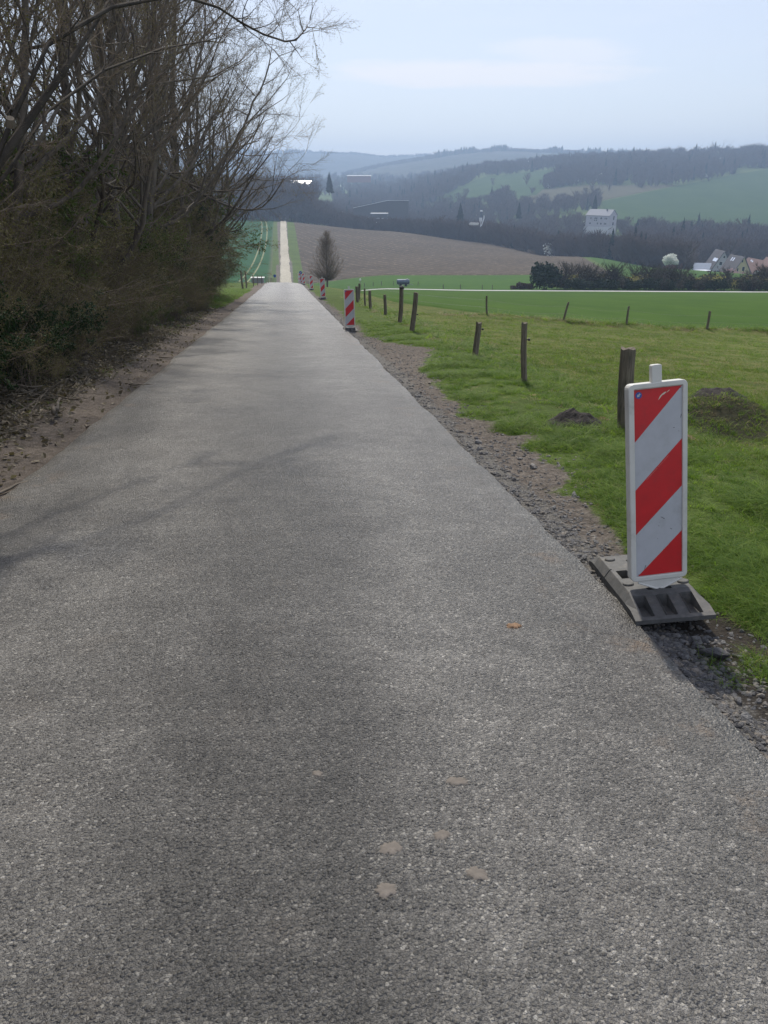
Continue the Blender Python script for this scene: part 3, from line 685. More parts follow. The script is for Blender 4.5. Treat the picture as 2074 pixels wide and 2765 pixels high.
while len(pts) < 720:
    Y_ = 2.5+50*rb.random()**1.0; t_ = -3.9-abs(rb.gauss(0, 1))*3.6
    t_ -= .4*math.sin(Y_*.9)
    if Y_ < 9: t_ -= .35
    if t_ < -16: continue
    if Y_ > 36 and t_ > -4.9: continue
    x = t_-HD*Y_; pts.append((x, Y_, tz(x, Y_)-.05))
    g = fbm(np.array([x*.35]), np.array([Y_*.35]), 55)[0]
    idx.append(2 if g > .12 else 3 if g < -.17 and t_ > -7 else rb.choice([0, 1, 1, 0, 1]))
    e = (.5+min(1.75, (-t_-3.9)*.36))*(1+.22*sst(28, 42, Y_)); rot.append((rb.gauss(0, .12), rb.gauss(0, .12), rb.random()*6.28)); s_ = e*rb.uniform(.75, 1.15); scl.append((s_, s_, s_))
instancer('undergrowth', BUSH, pts, idx, rot, scl, 'stuff', label='tangled brown undergrowth of twigs and brambles below the roadside trees', cat='undergrowth')

# ------------------------------------------------------------------ grass
def tuft(name, r, n, h, w, spread, lean, m, segs=3):
    mb = MB()
    for i in range(n):
        a = r.random()*6.28; p = np.array([r.gauss(0, spread), r.gauss(0, spread), -.01]); d = np.array([math.cos(a)*lean*r.random(), math.sin(a)*lean*r.random(), 1.])
        hh = h*(.45+.75*r.random()); side = np.array([-math.sin(a+r.gauss(0, .6)), math.cos(a+r.gauss(0, .6)), 0])*w*(.7+.6*r.random())*.5
        V = []; q = p.copy(); c = np.array([math.cos(a), math.sin(a), 0])
        for k in range(segs):
            f = 1-.25*k; V += [q-side*f, q+side*f]; d = unit(d+c*lean*.5*(k+1)-np.array([0, 0, .12*k*lean])); q = q+d*hh/segs
        V.append(q)
        F = [(2*k, 2*k+1, 2*k+3, 2*k+2) for k in range(segs-1)]+[(2*segs-2, 2*segs-1, 2*segs)]
        mb.add(V, F, 0)
    return proto(name, mb, m)
rg = random.Random(9)
TALL = [tuft('a_tall_tuft', rg, 26, .17, .0055, .035, .75, MAT['grass'], 4) for _ in range(5)]+[tuft('b_lank_tuft', rg, 20, .27, .006, .03, 1.0, MAT['grass'], 4) for _ in range(2)]+[tuft('c_dry_tuft', rg, 18, .15, .004, .05, 1.3, MAT['dry'], 4) for _ in range(2)]
SHORT = [tuft('a_short_tuft', rg, 22, .055, .004, .05, .9, MAT['shortgrass'], 2) for _ in range(4)]+[tuft('b_dry_short', rg, 18, .06, .003, .06, 1.4, MAT['dry'], 2)]+[tuft('c_green_tuft', rg, 24, .10, .005, .05, .8, MAT['grass'], 3)]
def scatter(n, f, rs):
    """n candidates from f(u,v)->X,Y,keep,idx,scale"""
    u, v = rs.random(n), rs.random(n); X, Y, keep, idx, sc = f(u, v, rs)
    k = rs.random(n) < keep; X, Y, idx, sc = X[k], Y[k], idx[k], sc[k]
    z = terr(X, Y); rot = np.stack([rs.normal(0, .08, len(X)), rs.normal(0, .08, len(X)), rs.random(len(X))*6.28], -1)
    return np.stack([X, Y, z], -1), idx, rot, np.repeat(sc[:, None], 3, 1)
rs = np.random.default_rng(4)
def f_verge(u, v, rs):
    Y = 1.8+np.exp(u*math.log(1+26))-1+0*u; Y = 1.8+(np.exp(u*np.log(27))-1); wd = 4.2
    T_ = 1.85+v**1.1*wd; X = T_-HD*Y
    g = T_-tgrass(Y)-tnoise(X, Y)
    keep = sst(-.05, .22, g)*(1-.75*sst(4.2, 5.4, T_))
    cl = fbm(X*1.7, Y*1.7, 61); keep = keep*np.clip(.5+4.2*cl, .07, 1)
    keep *= 1-.75*sst(3.6, 3.2, Y)*sst(2.75, 2.45, T_)
    keep *= 1-.93*np.exp(-(((X-2.2)/.5)**2+((Y-8.45)/.5)**2)*.9)
    hol = np.exp(-(((X-4.2)/.85)**2+((Y-9.05)/.7)**2)); keep *= 1-.72*hol
    idx = rs.integers(0, 5, len(X)); lank = (rs.random(len(X)) < .08+.5*sst(.08, .25, cl)); idx = np.where(lank, rs.integers(5, 7, len(X)), idx)
    idx = np.where(rs.random(len(X)) < .06+.5*hol+.22*sst(.0, -.3, cl), rs.integers(7, 9, len(X)), idx)
    sc = (.45+.5*rs.random(len(X))+1.9*np.clip(cl, 0, .5))*(.72+.28*sst(3.4, 5.5, Y))*(.62+.38*sst(0, .4, g))*(1-.35*sst(4.2, 5.2, T_))
    sc *= 1+.02*Y*0
    return X, Y, keep, idx, sc
p, i_, r_, s_ = scatter(46000, f_verge, rs)
instancer('verge_grass', TALL, p, i_, r_, s_, 'stuff', label='bright green tufty grass along the right-hand road verge', cat='grass')
def f_past(u, v, rs):
    Y = 4+(np.exp(u*np.log(32))-1); T_ = 4.1+v*(3+Y*.75); X = T_-HD*Y
    cl = fbm(X*.8, Y*.8, 71); idx = rs.integers(0, 4, len(X)); idx = np.where(rs.random(len(X)) < .10+.5*sst(.02, .2, fbm(X*.5+40, Y*.5, 77)), 4, idx)
    idx = np.where(rs.random(len(X)) < .10+.6*sst(.12, .3, cl), 5, idx)
    sc = (.55+.7*rs.random(len(X)))*(1+Y*.02)*(1+2.2*np.clip(fbm(X*.9+9, Y*.9, 73), 0, .5))
    keep = np.where(Y > 35.2+.03*X, 0, np.clip(.7+1.2*cl, .1, 1))*(1-.7*np.exp(-(((X-4.2)/.85)**2+((Y-9.05)/.7)**2)))
    return X, Y, keep, idx, sc
p, i_, r_, s_ = scatter(60000, f_past, rs)
instancer('pasture_grass', SHORT, p, i_, r_, s_, 'stuff', label='short olive pasture grass with dry patches beyond the fence posts', cat='grass')
def f_rough(u, v, rs):
    X = 2.5+u*24; Y = 34.6+.03*X+rs.normal(0, .55, len(u)); cl = fbm(X*.7, Y*.7, 81)
    return X, Y, np.clip(.5+3*cl, .03, 1), np.where(rs.random(len(u)) < .7, rs.integers(7, 9, len(u)), rs.integers(5, 7, len(u))), 1.3+1.6*rs.random(len(u))*np.clip(1+2*cl, .4, 2)
p, i_, r_, s_ = scatter(3800, f_rough, rs)
instancer('rough_grass', TALL, p, i_, r_, s_, 'stuff', label='tussocks of rough dead grass along the second fence line', cat='grass')
def f_fence(u, v, rs):
    Y = 7.5+u*43.5; X = 4.15-HD*Y+rs.normal(0, .35, len(u)); cl = fbm(X, Y*.4, 83)
    return X, Y, np.clip(.5+2*cl, .1, 1), np.where(rs.random(len(u)) < .2+.35*sst(14, 22, Y), rs.integers(7, 9, len(u)), rs.integers(0, 7, len(u))), (.9+.4*sst(12, 22, Y))*(.8+1.*rs.random(len(u)))
p, i_, r_, s_ = scatter(3400, f_fence, rs)
instancer('fence_line_grass', TALL, p, i_, r_, s_, 'stuff', label='long dry and green grass growing round the roadside fence posts', cat='grass')
def f_left(u, v, rs):
    Y = 6+u*62; T_ = -2.85-v*2.2; X = T_-HD*Y; cl = fbm(X*.9, Y*.5, 91)
    keep = np.where(Y < 36, np.clip(.08+2.4*cl, 0, 1)*sst(-4.8, -3.5, T_)*.9, 1)*sst(-2.95, -3.35, T_+.25*cl)
    return X, Y, keep, rs.integers(0, 5, len(u)), (.35+.4*rs.random(len(u)))*np.where(Y > 36, 1.7, .8)
p, i_, r_, s_ = scatter(14000, f_left, rs)
instancer('left_verge_grass', TALL, p, i_, r_, s_, 'stuff', label='small tufts of green grass along the left-hand dirt verge', cat='grass')

# ------------------------------------------------------------------ gravel, litter and sticks
def stone_mb(r, flat=.45):
    import bmesh
    bm = bmesh.new(); bmesh.ops.create_icosphere(bm, subdivisions=1, radius=.5)
    k = [unit(rvec(r)) for _ in range(6)]; dl = [.22+.2*r.random() for _ in k]
    V = []
    for v in bm.verts:
        c = np.array(v.co)*(1+.25*(r.random()-.5))
        for n_, d_ in zip(k, dl):
            e = c@n_-d_
            if e > 0: c = c-n_*e
        V.append(c*np.array([1.25, .85, flat*1.35]))
    F = [[q.index for q in f.verts] for f in bm.faces]; bm.free(); mb = MB(); mb.add(V, F, 0); return mb
STONE = [proto('stone_shape', stone_mb(rg, .3+.35*rg.random()), MAT['slate']) for _ in range(6)]
def f_grav(u, v, rs):
    Y = 1.6+(np.exp(u*np.log(46))-1); T_ = 1.72+np.abs(rs.normal(0, .25, len(u))); X = T_-HD*Y; cl = fbm(X*1.5, Y*1.5, 8)
    wide = np.maximum(1.98, tgrass(Y)-.12)+.3*cl
    T_ = 1.71+(T_-1.72)*(wide-1.72)/.33; X = T_-HD*Y
    return X, Y, np.clip(.75+1.5*cl, .25, 1), rs.integers(0, 6, len(u)), (.012+.03*rs.random(len(u))**2.2)*(1+.012*Y)
p, i_, r_, s_ = scatter(19000, f_grav, rs)
gravel_o = instancer('gravel', STONE, p, i_, r_, s_, 'stuff', label='grey slate gravel washed out along the right edge of the asphalt', cat='gravel')
# larger stones one by one
rq = random.Random(21); stone_me = [s.data for s in STONE]
for i in range(230):
    if i < 60: Y_ = rq.uniform(1.7, 4.2); t_ = RR+.04+abs(rq.gauss(0, .11))
    else: Y_ = 4.2+rq.random()**1.5*11; t_ = RR+.05+abs(rq.gauss(0, .2))
    x = t_-HD*Y_; o = bpy.data.objects.new('stone', rq.choice(stone_me)); COL.objects.link(o); o.parent = ground
    s = rq.uniform(.028, .06) if i % 9 else rq.uniform(.06, .10)
    o.location = (x, Y_, tz(x, Y_)+s*.08); o.scale = (s, s, s*.9); o.rotation_euler = (rq.gauss(0, .25), rq.gauss(0, .25), rq.random()*6.28)
def rock(px, Y_, size, label, rz=0, sc=(1, 1, 1), m=None):
    mb = stone_mb(rq, .6); o = mb.build('loose_stone', m or MAT['slate']); x = at(px, Y_); o.location = (x, Y_, tz(x, Y_)+size*.22); o.scale = tuple(size*q for q in sc); o.rotation_euler = (.1, .05, rz)
    b = o.modifiers.new('bevel', 'BEVEL'); b.width = .05; b.segments = 2
    tag(o, label, 'stone'); return o
rock(1925, 3.16, .115, 'largest grey slate stone lying in the gutter in front of the near beacon', -.5, (1.2, .8, .9))
rock(1882, 3.33, .062, 'small brown stone beside the largest slate stone in the gutter', .3, (1, 1, .9))
rock(1832, 3.62, .05, 'flat pale stone chip in the shadow of the near beacon base', .3, (1.3, .7, .4))
rock(1990, 2.75, .06, 'dark rounded stone in the gutter nearest the bottom right corner', 1.3, (1.2, .8, .8))

# dead leaves and sticks on the left bank
leafs = []
for k in range(4):
    mb = MB(); n = 5; a = rg.uniform(.2, .6)
    V = []; 
    for q in range(n):
        f = q/(n-1); wd = math.sin(f*math.pi)*.32+.01; zz = .12*math.sin(f*3+k)
        V += [(-wd, f-.5, zz+a*wd), (0, f-.5, zz), (wd, f-.5, zz+a*wd*1.1)]
    F = []
    for q in range(n-1): F += [(3*q, 3*q+1, 3*q+4, 3*q+3), (3*q+1, 3*q+2, 3*q+5, 3*q+4)]
    mb.add(V, F); leafs.append(proto('dead_leaf', mb, MAT['deadleaf']))
def f_leaf(u, v, rs):
    Y = 3+(np.exp(u*np.log(35))-1); T_ = -2.45-np.abs(rs.normal(0, 1.45, len(u))); X = T_-HD*Y
    return X, Y, .10+.9*sst(-2.85, -3.4, T_+.3*fbm(X*2, Y*2, 3)), rs.integers(0, 4, len(u)), .04+.05*rs.random(len(u))
p, i_, r_, s_ = scatter(15000, f_leaf, rs); r_[:, :2] += rs.normal(0, .5, (len(p), 2)); p[:, 2] += .015
instancer('leaf_litter', leafs, p, i_, r_, s_, 'stuff', label='dead leaves strewn over the bank below the thicket', cat='leaf litter')
sticks = []
for k in range(5):
    mb = MB(); d = np.array([0, 1., 0]); q = np.array([0, -.5, 0.]); pp = [q]
    for j in range(6): d = unit(d+rvec(rg)*.2*np.array([1, 1, .5])); q = q+d/6; pp.append(q)
    mb.tube(pp, np.linspace(.014, .006, 7), 5)
    for j in (2, 4): mb.tube([pp[j], pp[j]+unit(d+rvec(rg)*.7)*.2], [.008, .003], 4, tip=False)
    sticks.append(proto('stick_shape', mb, MAT['stick']))
def f_stick(u, v, rs):
    Y = 3.5+(np.exp(u*np.log(26))-1); T_ = -2.6-np.abs(rs.normal(0, 1.1, len(u))); X = T_-HD*Y
    return X, Y, .12+.88*sst(-2.85, -3.3, T_), rs.integers(0, 5, len(u)), .12+.7*rs.random(len(u))**2
p, i_, r_, s_ = scatter(1000, f_stick, rs); p[:, 2] += .02+.06*rs.random(len(p)); r_[:, :2] += rs.normal(0, .18, (len(p), 2))
instancer('brushwood', sticks, p, i_, r_, s_, 'stuff', label='cut sticks and brushwood lying on the bank left of the road', cat='brushwood')
def branch(label, pix, Y0s, rad, lift=.02):
    pp = []
    for (px), Y_ in zip(pix, Y0s): x = at(px, Y_); pp.append((x, Y_, max(tz(x, Y_), 0*x-MS*Y_-.03)+lift))
    c0 = np.array(pp[0]); P = np.array(pp)-c0
    P = np.array([P[0]*(1-f)**2+2*f*(1-f)*(P[len(P)//2]*1.0)+f*f*P[-1] if len(P) == 3 else P[0]*(1-f)+P[-1]*f for f in np.linspace(0, 1, 8)]); P[1:-1] += RNG.normal(0, rad*.8, P[1:-1].shape)
    mb = MB(); mb.tube(P, np.linspace(rad, rad*.45, 8), 7); o = mb.build('fallen_branch', MAT['stick'], smooth=True); o.location = c0; return tag(o, label, 'branch')
branch('long thin fallen branch on the dirt verge at the left edge, ending at the asphalt', (-40, 40, 108), (5.72, 6.02, 6.38), .016)
branch('dead stick lying across the dirt verge with its tip pointing at the road', (232, 262, 286), (8.7, 8.65, 8.75), .014)
branch('thin dark twig on the verge above the dead stick, tip on the asphalt', (350, 385, 424), (12.0, 11.85, 11.95), .013)
branch('straight pale stick lying partly on the asphalt, farthest up the verge', (430, 455, 484), (15.9, 15.8, 15.9), .012)
branch('thick pale cut branch lying on top of the brushwood pile', (150, 158, 168), (8.9, 9.5, 10.0), .03, .12)

# small heaps of soil
def heap(name, label, x, y, rx, ry, h, m, seed, cat):
    n = 26; a = np.linspace(-1, 1, n); A, B = np.meshgrid(a, a); rr = np.sqrt(A*A+B*B); X = x+A*rx; Y = y+B*ry
    Z = terr(X, Y)+h*np.clip(1-rr**1.6, -.3, 1)*(.75+1.1*fbm(X*7, Y*7, seed))-.02; Z = np.where(rr > 1, terr(X, Y)-.08, Z)
    o = sheet(name, X, Y, Z, m, None, smooth=False); return tag(o, label, cat)
heap('soil_heap', 'dark heap of soil and stone chips left of the thick fence post', 2.22, 8.62, .36, .34, .22, MAT['soil'], 3, 'soil heap')
heap('soil_heap', 'small orange patch of bare earth at the foot of the thick fence post', 2.62, 8.9, .15, .14, .05, MAT['lightsoil'], 5, 'soil heap')
heap('molehill', 'brown molehill in the grass right of the near beacon', 3.35, 8.0, .26, .18, .09, MAT['lightsoil'], 6, 'molehill')
heap('molehill', 'small pale molehill in the grass left of the thick fence post', at(1443, 10.9), 10.9, .12, .1, .05, MAT['lightsoil'], 7, 'molehill')
heap('earth_mound', 'dark earth crest of the grassy mound behind the near beacon', 4.3, 9.75, .5, .28, .13, MAT['soil'], 9, 'mound')

# dried mud on the road
def splat(label, px, Y_, w_, d_, m, seed, h=.006):
    x = at(px, Y_); n = 40; r = random.Random(seed); mb = MB(); ring = []
    for lev, (f, z) in enumerate(((1., -.002), (.85, h*.7), (.45, h))):
        for k in range(n):
            a = k*2*math.pi/n; q = f*(1+.12*math.sin(a*2+seed)+.09*math.sin(a*5+seed*2)+.07*math.sin(a*11+seed)+.13*r.uniform(-1, 1)); ring.append((math.cos(a)*w_*q, math.sin(a)*d_*q, z+r.uniform(-.0008, .0008)))
    F = [(l*n+k, l*n+(k+1) % n, (l+1)*n+(k+1) % n, (l+1)*n+k) for l in range(2) for k in range(n)]+[tuple(2*n+k for k in range(n))]
    mb.add(ring, F); o = mb.build('mud_splat', m, smooth=True); zz = float(roadz(np.array([x]), np.array([Y_]))[0]); o.location = (x, Y_, zz+.0015); o.rotation_euler = (-MS, 0, 0)
    return tag(o, label, 'mud', 'dried mud on the road')
def rowY(row): return CAM_H/(math.tan(R(23.455)-math.atan((1382.5-row)/2080))-MS)    # distance on the road's slope
for a in ((860, 2099, .020, .016, 'mud', 'small tan fleck of dried mud, leftmost on the road in the foreground'),
          (1232, 2118, .036, .026, 'mud', 'pinkish patch of dried mud farthest right of the foreground group on the asphalt'),
          (1190, 2264, .026, .022, 'mud', 'grey-brown crumb of dried mud in the middle of the foreground group'),
          (1055, 2300, .032, .030, 'mud', 'round patch of dried mud below the crumb, pitted with dark holes'),
          (1284, 2368, .030, .028, 'mud', 'reddish brown mud stain, right-hand one of the lowest pair'),
          (1042, 2414, .034, .026, 'mud', 'brown mud stain, left-hand one of the lowest pair'),
          (1384, 1694, .036, .028, 'rustmud', 'orange clay clod on the asphalt left of the near beacon base')):
    splat(a[5], a[0], rowY(a[1]), a[2], a[3], MAT[a[4]], int(a[0]) % 17, .009 if a[4] == 'rustmud' else .0018)

# ------------------------------------------------------------------ warning beacons
def rounded(x0, z0, x1, z1, r, k=5):
    o = []
    for cx, cz, a0 in ((x1-r, z1-r, 0), (x0+r, z1-r, 90), (x0+r, z0+r, 180), (x1-r, z0+r, 270)):
        for i in range(k): a = R(a0+90*i/(k-1)); o.append((cx+r*math.cos(a), cz+r*math.sin(a)))
    return o[::-1]
def heightslab(xs, ys, f, z0):
    """solid block whose top follows f(x, y), given the grid lines"""
    X, Y = np.meshgrid(xs, ys); Z = f(X, Y); ny, nx = X.shape
    V = [(X[j, i], Y[j, i], Z[j, i]) for j in range(ny) for i in range(nx)]; id_ = lambda j, i: j*nx+i
    F = [(id_(j, i), id_(j, i+1), id_(j+1, i+1), id_(j+1, i)) for j in range(ny-1) for i in range(nx-1)]
    rim = [id_(0, i) for i in range(nx)]+[id_(j, nx-1) for j in range(1, ny)]+[id_(ny-1, i) for i in range(nx-2, -1, -1)]+[id_(j, 0) for j in range(ny-2, 0, -1)]
    n0 = len(V); V += [(V[q][0], V[q][1], z0) for q in rim]; m = len(rim)
    F += [(rim[(k+1) % m], rim[k], n0+k, n0+(k+1) % m) for k in range(m)]+[tuple(n0+m-1-k for k in range(m))]
    mb = MB(); mb.add(V, F); return mb
def plate_f(X, Y):                   # local: x across, y along, zero under the panel; top at .10
    T_ = .092; z = np.full_like(X, T_)
    side = .035
    ax = np.abs(X); z = np.minimum(z, T_-(ax-(.205-side))/side*.045)
    y0, y1 = -.27, .62; r = .235
    rampf = lambda d: .022+(T_-.022)*np.clip(d/r, 0, 1)
    z = np.minimum(z, rampf(Y-y0)); z = np.minimum(z, .03+(T_-.03)*np.clip((.70-Y)/.13, 0, 1))
    def rect(xa, xb, ya, yb): return (X > xa) & (X < xb) & (Y > ya) & (Y < yb)
    for ya, yb in ((y0+.028, y0+.195),):       # three pockets between two ribs
        for xa, xb in ((-.158, -.098), (-.032, .022), (.092, .150)): z = np.where(rect(xa, xb, ya, yb), .010, z)
        for xa, xb in ((-.094, -.036), (.026, .088)): z = np.where(rect(xa, xb, ya, yb), z-.008, z)
    for xa, xb, ya, yb in ((-.145, -.085, .17, .30), (-.035, .035, .385, .475), (.085, .145, .17, .30), (-.03, .03, .19, .33)): z = np.where(rect(xa, xb, ya, yb), .012, z)
    for cx in (-.045, .045): z = np.where((np.abs(X-cx) < .019) & (np.abs(Y+.015) < .014), .05, z)
    z = np.where(rect(-.21, -.165, .325, .337), z-.03, z); z = np.where(rect(.165, .21, .325, .337), z-.03, z)
    return z
def lines(b, lo, hi):
    s = set([lo, hi])
    for q in b: s |= {round(q-.0015, 5), round(q+.0015, 5)}
    s |= set(np.round(np.linspace(lo, hi, 12), 4)); return np.array(sorted(q for q in s if lo <= q <= hi))
PX = lines([-.17, -.158, -.098, -.094, -.036, -.032, .022, .026, .088, .092, .150, .17, -.145, -.085, -.05, .03, .085, .145, -.03, -.064, -.026, .064], -.205, .205)
PY = lines([-.242, -.075, .445, -.035, -.029, -.001, .17, .30, .385, .445, .19, .33, .325, .337, .385, .475, .57], -.27, .70)
def make_beacon(near=False):
    root = empty('warning_beacon', (0, 0, 0))
    hs = heightslab(PX, PY, plate_f, 0.)
    hs.build('base_plate', MAT['rubber'], root, bevel=.002 if near else 0)
    for x, y in ((-.125, .50), (-.14, .075), (.15, .045), (.125, .50)):
        d = MB(); a = [(math.cos(k*2*math.pi/20), math.sin(k*2*math.pi/20)) for k in range(20)]
        V = [(x+c*.030, y+s*.030, .088) for c, s in a]+[(x+c*.030, y+s*.030, .099) for c, s in a]+[(x+c*.026, y+s*.026, .1025) for c, s in a]
        F = [(k+l*20, (k+1) % 20+l*20, (k+1) % 20+(l+1)*20, k+(l+1)*20) for l in (0, 1) for k in range(20)]+[tuple(40+k for k in range(20))]
        d.add(V, F); d.build('plug_disc', MAT['rubber'], root)
    z0 = .172                        # foot of the striped panel
    fr = MB(); outer = rounded(-.156, z0-.03, .153, z0+1.03, .026); fr.prism(outer, -.010, .038, 0)
    lip = MB()                       # raised rim round the panel
    a, b = rounded(-.156, z0-.03, .153, z0+1.03, .026, 5), rounded(-.126, z0-.003, .126, z0+1.003, .004, 5); n = len(a)
    V = [(p[0], -.022, p[1]) for p in a]+[(p[0]+.0, -.022, p[1]) for p in b]+[(p[0], -.010, p[1]) for p in a]+[(p[0], -.012, p[1]) for p in b]
    F = []
    for k in range(n):
        j = (k+1) % n; F += [(k, j, n+j, n+k), (k, 2*n+k, 2*n+j, j), (n+k, n+j, 3*n+j, 3*n+k)]
    fr.add(V, F, 0)
    fo = fr.build('frame', MAT['whiteplastic'], root, bevel=.005 if near else 0)
    lug = MB(); lug.prism(rounded(-.032, z0+1.026, .021, z0+1.118, .010), -.016, .022, 0); lug.build('lifting_lug', MAT['whiteplastic'], root, bevel=.004 if near else 0)
    tip = MB(); tip.prism([(-.118, z0-.031), (.118, z0-.031), (.02, z0-.082), (.0, z0-.090), (-.02, z0-.082)][::-1], -.016, .02, 0); tp = tip.build('foot_wedge', MAT['whiteplastic'], root, bevel=.003 if near else 0)
    lp = MB()
    lp.tube([(-.118, -.018, z0-.036), (0, -.018, z0-.088)], [.006, .006], 6); lp.tube([(.118, -.018, z0-.036), (0, -.018, z0-.088)], [.006, .006], 6); lp.build('rim', MAT['whiteplastic'], tp)
    sp_ = MB(); sp_.box((-.022, -.012, .02), (.022, .018, z0-.04)); sp_.build('spigot', MAT['whiteplastic'], root)
    q = lambda x, y: (x*.125, z0+y)
    def stripe(nm, poly, m): s = MB(); s.prism([q(*p_) for p_ in poly][::-1], -.0135, -.0105, 0); return s.build(nm, m, root)
    stripe('red_stripe', [(-1, .73), (1, 1.), (-1, 1.)], MAT['reflred'])
    stripe('white_stripe', [(-1, .475), (1, .728), (1, .9995), (-1, .7295)], MAT['reflwhite'])
    stripe('red_stripe', [(-1, .232), (1, .477), (1, .7275), (-1, .4745)], MAT['reflred'])
    stripe('white_stripe', [(-1, 0), (-.93, 0), (1, .232), (1, .4765), (-1, .2315)], MAT['reflwhite'])
    stripe('red_stripe', [(-.92, 0), (1, 0), (1, .2315)], MAT['reflred'])
    if near:
        cx, cz = -.101, z0+.972; st = MB()
        st.prism([(cx+.017*math.cos(-k*2*math.pi/28), cz+.017*math.sin(-k*2*math.pi/28)) for k in range(28)], -.0145, -.0137, 0); so_ = st.build('arrow_sticker', MAT['blue'], root); tag(so_, 'small round blue sticker with a white arrow pointing down left')
        aw = MB(); c45 = math.sqrt(.5)
        def rotp(pts): return [(cx+(x*c45-y*c45), cz+(x*c45+y*c45)) for x, y in pts]
        # arrow drawn pointing to -x, turned by 45 degrees so that it points down left
        aw.prism(rotp([(-.012, 0), (-.001, .0095), (-.001, .004), (.011, .004), (.011, -.004), (-.001, -.004), (-.001, -.0095)]), -.0152, -.0146, 0); aw.build('arrow', MAT['reflwhite'], so_)
        sc_ = MB()
        sc_.prism([q(.00, .938), q(.06, .944), q(.16, .960), (q(.27, .966)), q(.34, .975), q(.30, .977), q(.19, .970), q(.08, .958)][::-1], -.0145, -.0137, 0)
        sc_.prism([q(.36, .971), q(.46, .980), q(.49, .986), q(.37, .976)][::-1], -.0145, -.0137, 0); so2 = sc_.build('scratch', MAT['chipped'], root); tag(so2, 'white scratch in the top red stripe')
        sk = MB(); rr = random.Random(2)
        for x, y, l, a in ((.96, .845, .012, 80), (.66, .788, .005, 15), (.87, .768, .003, -50), (.14, .315, .010, -25), (.22, .308, .006, -35), (.53, .247, .008, -30), (-.62, .045, .012, 70), (-.60, .055, .006, 20), (-.9, .008, .006, 30), (-.55, .49, .002, 0), (.0, .27, .003, 0), (.04, .29, .002, 0), (-.06, .20, .002, 0), (.93, .99, .006, 10)):
            c_, s_2 = math.cos(R(a)), math.sin(R(a)); ww = .0012+.0006*rr.random(); cx_, cz_ = q(x, y)
            sk.prism([(cx_+c_*u_*l-s_2*v_*ww, cz_+s_2*u_*l+c_*v_*ww) for u_, v_ in ((-1, 0), (-.3, 1), (1, .3), (.4, -1))][::-1], -.0143, -.0137, 0)
        sk.build('scuff', MAT['speck'], root)['kind'] = 'stuff'
        fp = MB()                    # the row of unreadably small print along two stripe edges
        for (xa, ya, xb, yb) in ((-.5, .53, .42, .645), (-.55, .048, .42, .163)):
            for k in range(34):
                f_ = k/33; u_ = xa+(xb-xa)*f_; v_ = ya+(yb-ya)*f_
                if k % 9 == 8: continue
                x_, z_ = q(u_, v_); fp.box((x_-.0011, -.0142, z_-.0022), (x_+.0009, -.0136, z_-.0004-.0008*rr.random()))
        fo3 = fp.build('fine_print', MAT['chipped'], root); fo3['kind'] = 'stuff'
    else:
        cx, cz = -.101, z0+.972; st = MB(); st.prism([(cx+.017*math.cos(-k*2*math.pi/12), cz+.017*math.sin(-k*2*math.pi/12)) for k in range(12)], -.0145, -.0137, 0); st.build('arrow_sticker', MAT['blue'], root)
    return root
BG = 'red and white warning beacons along the right road edge'
bc = make_beacon(True)
up = Vector((-.096, .152, .984)).normalized(); rt_ = Vector((.993, .089, .084)); rt_ = (rt_-up*rt_.dot(up)).normalized(); fw = up.cross(rt_)
bc.matrix_world = Matrix(((rt_.x, fw.x, up.x, 0), (rt_.y, fw.y, up.y, 0), (rt_.z, fw.z, up.z, 0), (0, 0, 0, 1)))
bc.location = Vector((1.484, 3.695, -1.963+CAM_H))-up*.172
bp = [c for c in bc.children if c.name.startswith(('base_plate', 'plug_disc'))]
for c in bp: c.rotation_euler = (0, 0, -.085)
tag(bc, 'large near red and white striped warning beacon on its rubber base plate', 'beacon', BG)
proto_b = make_beacon()
def bpos(px, row, Y=None):
    Y = Y or rowY(row); x = at(px, Y); return (x, Y, max(tz(x, Y), -99)+.015)
labs = [('second beacon down the road, beside the bare gravel patch and the first fence posts', 946, 889, None, 0, (0, 0)),
        ('third beacon down the road, between the second one and the lone round-crowned tree', 873, 806, None, .12, (.0, .0)),
        ('fourth beacon down the road, small, its base on the grass edge', 842, 781, None, .1, (0, 0)),
        ('fifth beacon, right-hand one of the close pair near the crest', 820.5, 769.5, None, .25, (0, .02)),
        ('sixth beacon, left-hand one of the close pair, under the small blue sign', 813.5, 767.5, None, .3, (0, -.03)),
        ('farthest beacon, a leaning sliver left of the pair at the crest', 808.5, 766, 97, .75, (0, .12))]
for i, (lb, px, row, Y_, rz, (rx, ry)) in enumerate(labs):
    o = proto_b if i == 0 else copy_tree(proto_b)
    o.location = bpos(px, row, Y_); o.rotation_euler = (-MS+rx, ry-.01, rz+.09); tag(o, lb, 'beacon', BG)
# small blue round signs
def round_sign(name, label, px, Y_, zc, r, m, arrow=False, pole=True, rz=0):
    x = at(px, Y_); g = tz(x, Y_, False); root = empty(name, (x, Y_, g), rz, label, 'sign')
    if pole: mb = MB(); mb.tube([(0, .03, -.2), (0, .03, zc+r*.6)], [.025, .025], 8); mb.build('pole', MAT['wire'], root)
    d = MB(); d.prism([(r*math.cos(-k*2*math.pi/24), zc+r*math.sin(-k*2*math.pi/24)) for k in range(24)], -.01, .01); d.build('disc', m, root)
    if arrow:
        a = MB(); a.prism([(-.7*r, zc-.62*r), (-.1*r, zc-.62*r), (-.28*r, zc-.42*r), (.5*r, zc+.36*r), (.36*r, zc+.5*r), (-.42*r, zc-.28*r), (-.6*r, zc-.1*r)][::-1], -.016, -.011); a.build('arrow', MAT['whiteplastic'], root)
    return root
def zfor(row, Y_): return CAM_H-Y_*math.tan(R(23.455)-math.atan((1382.5-row)/2080))
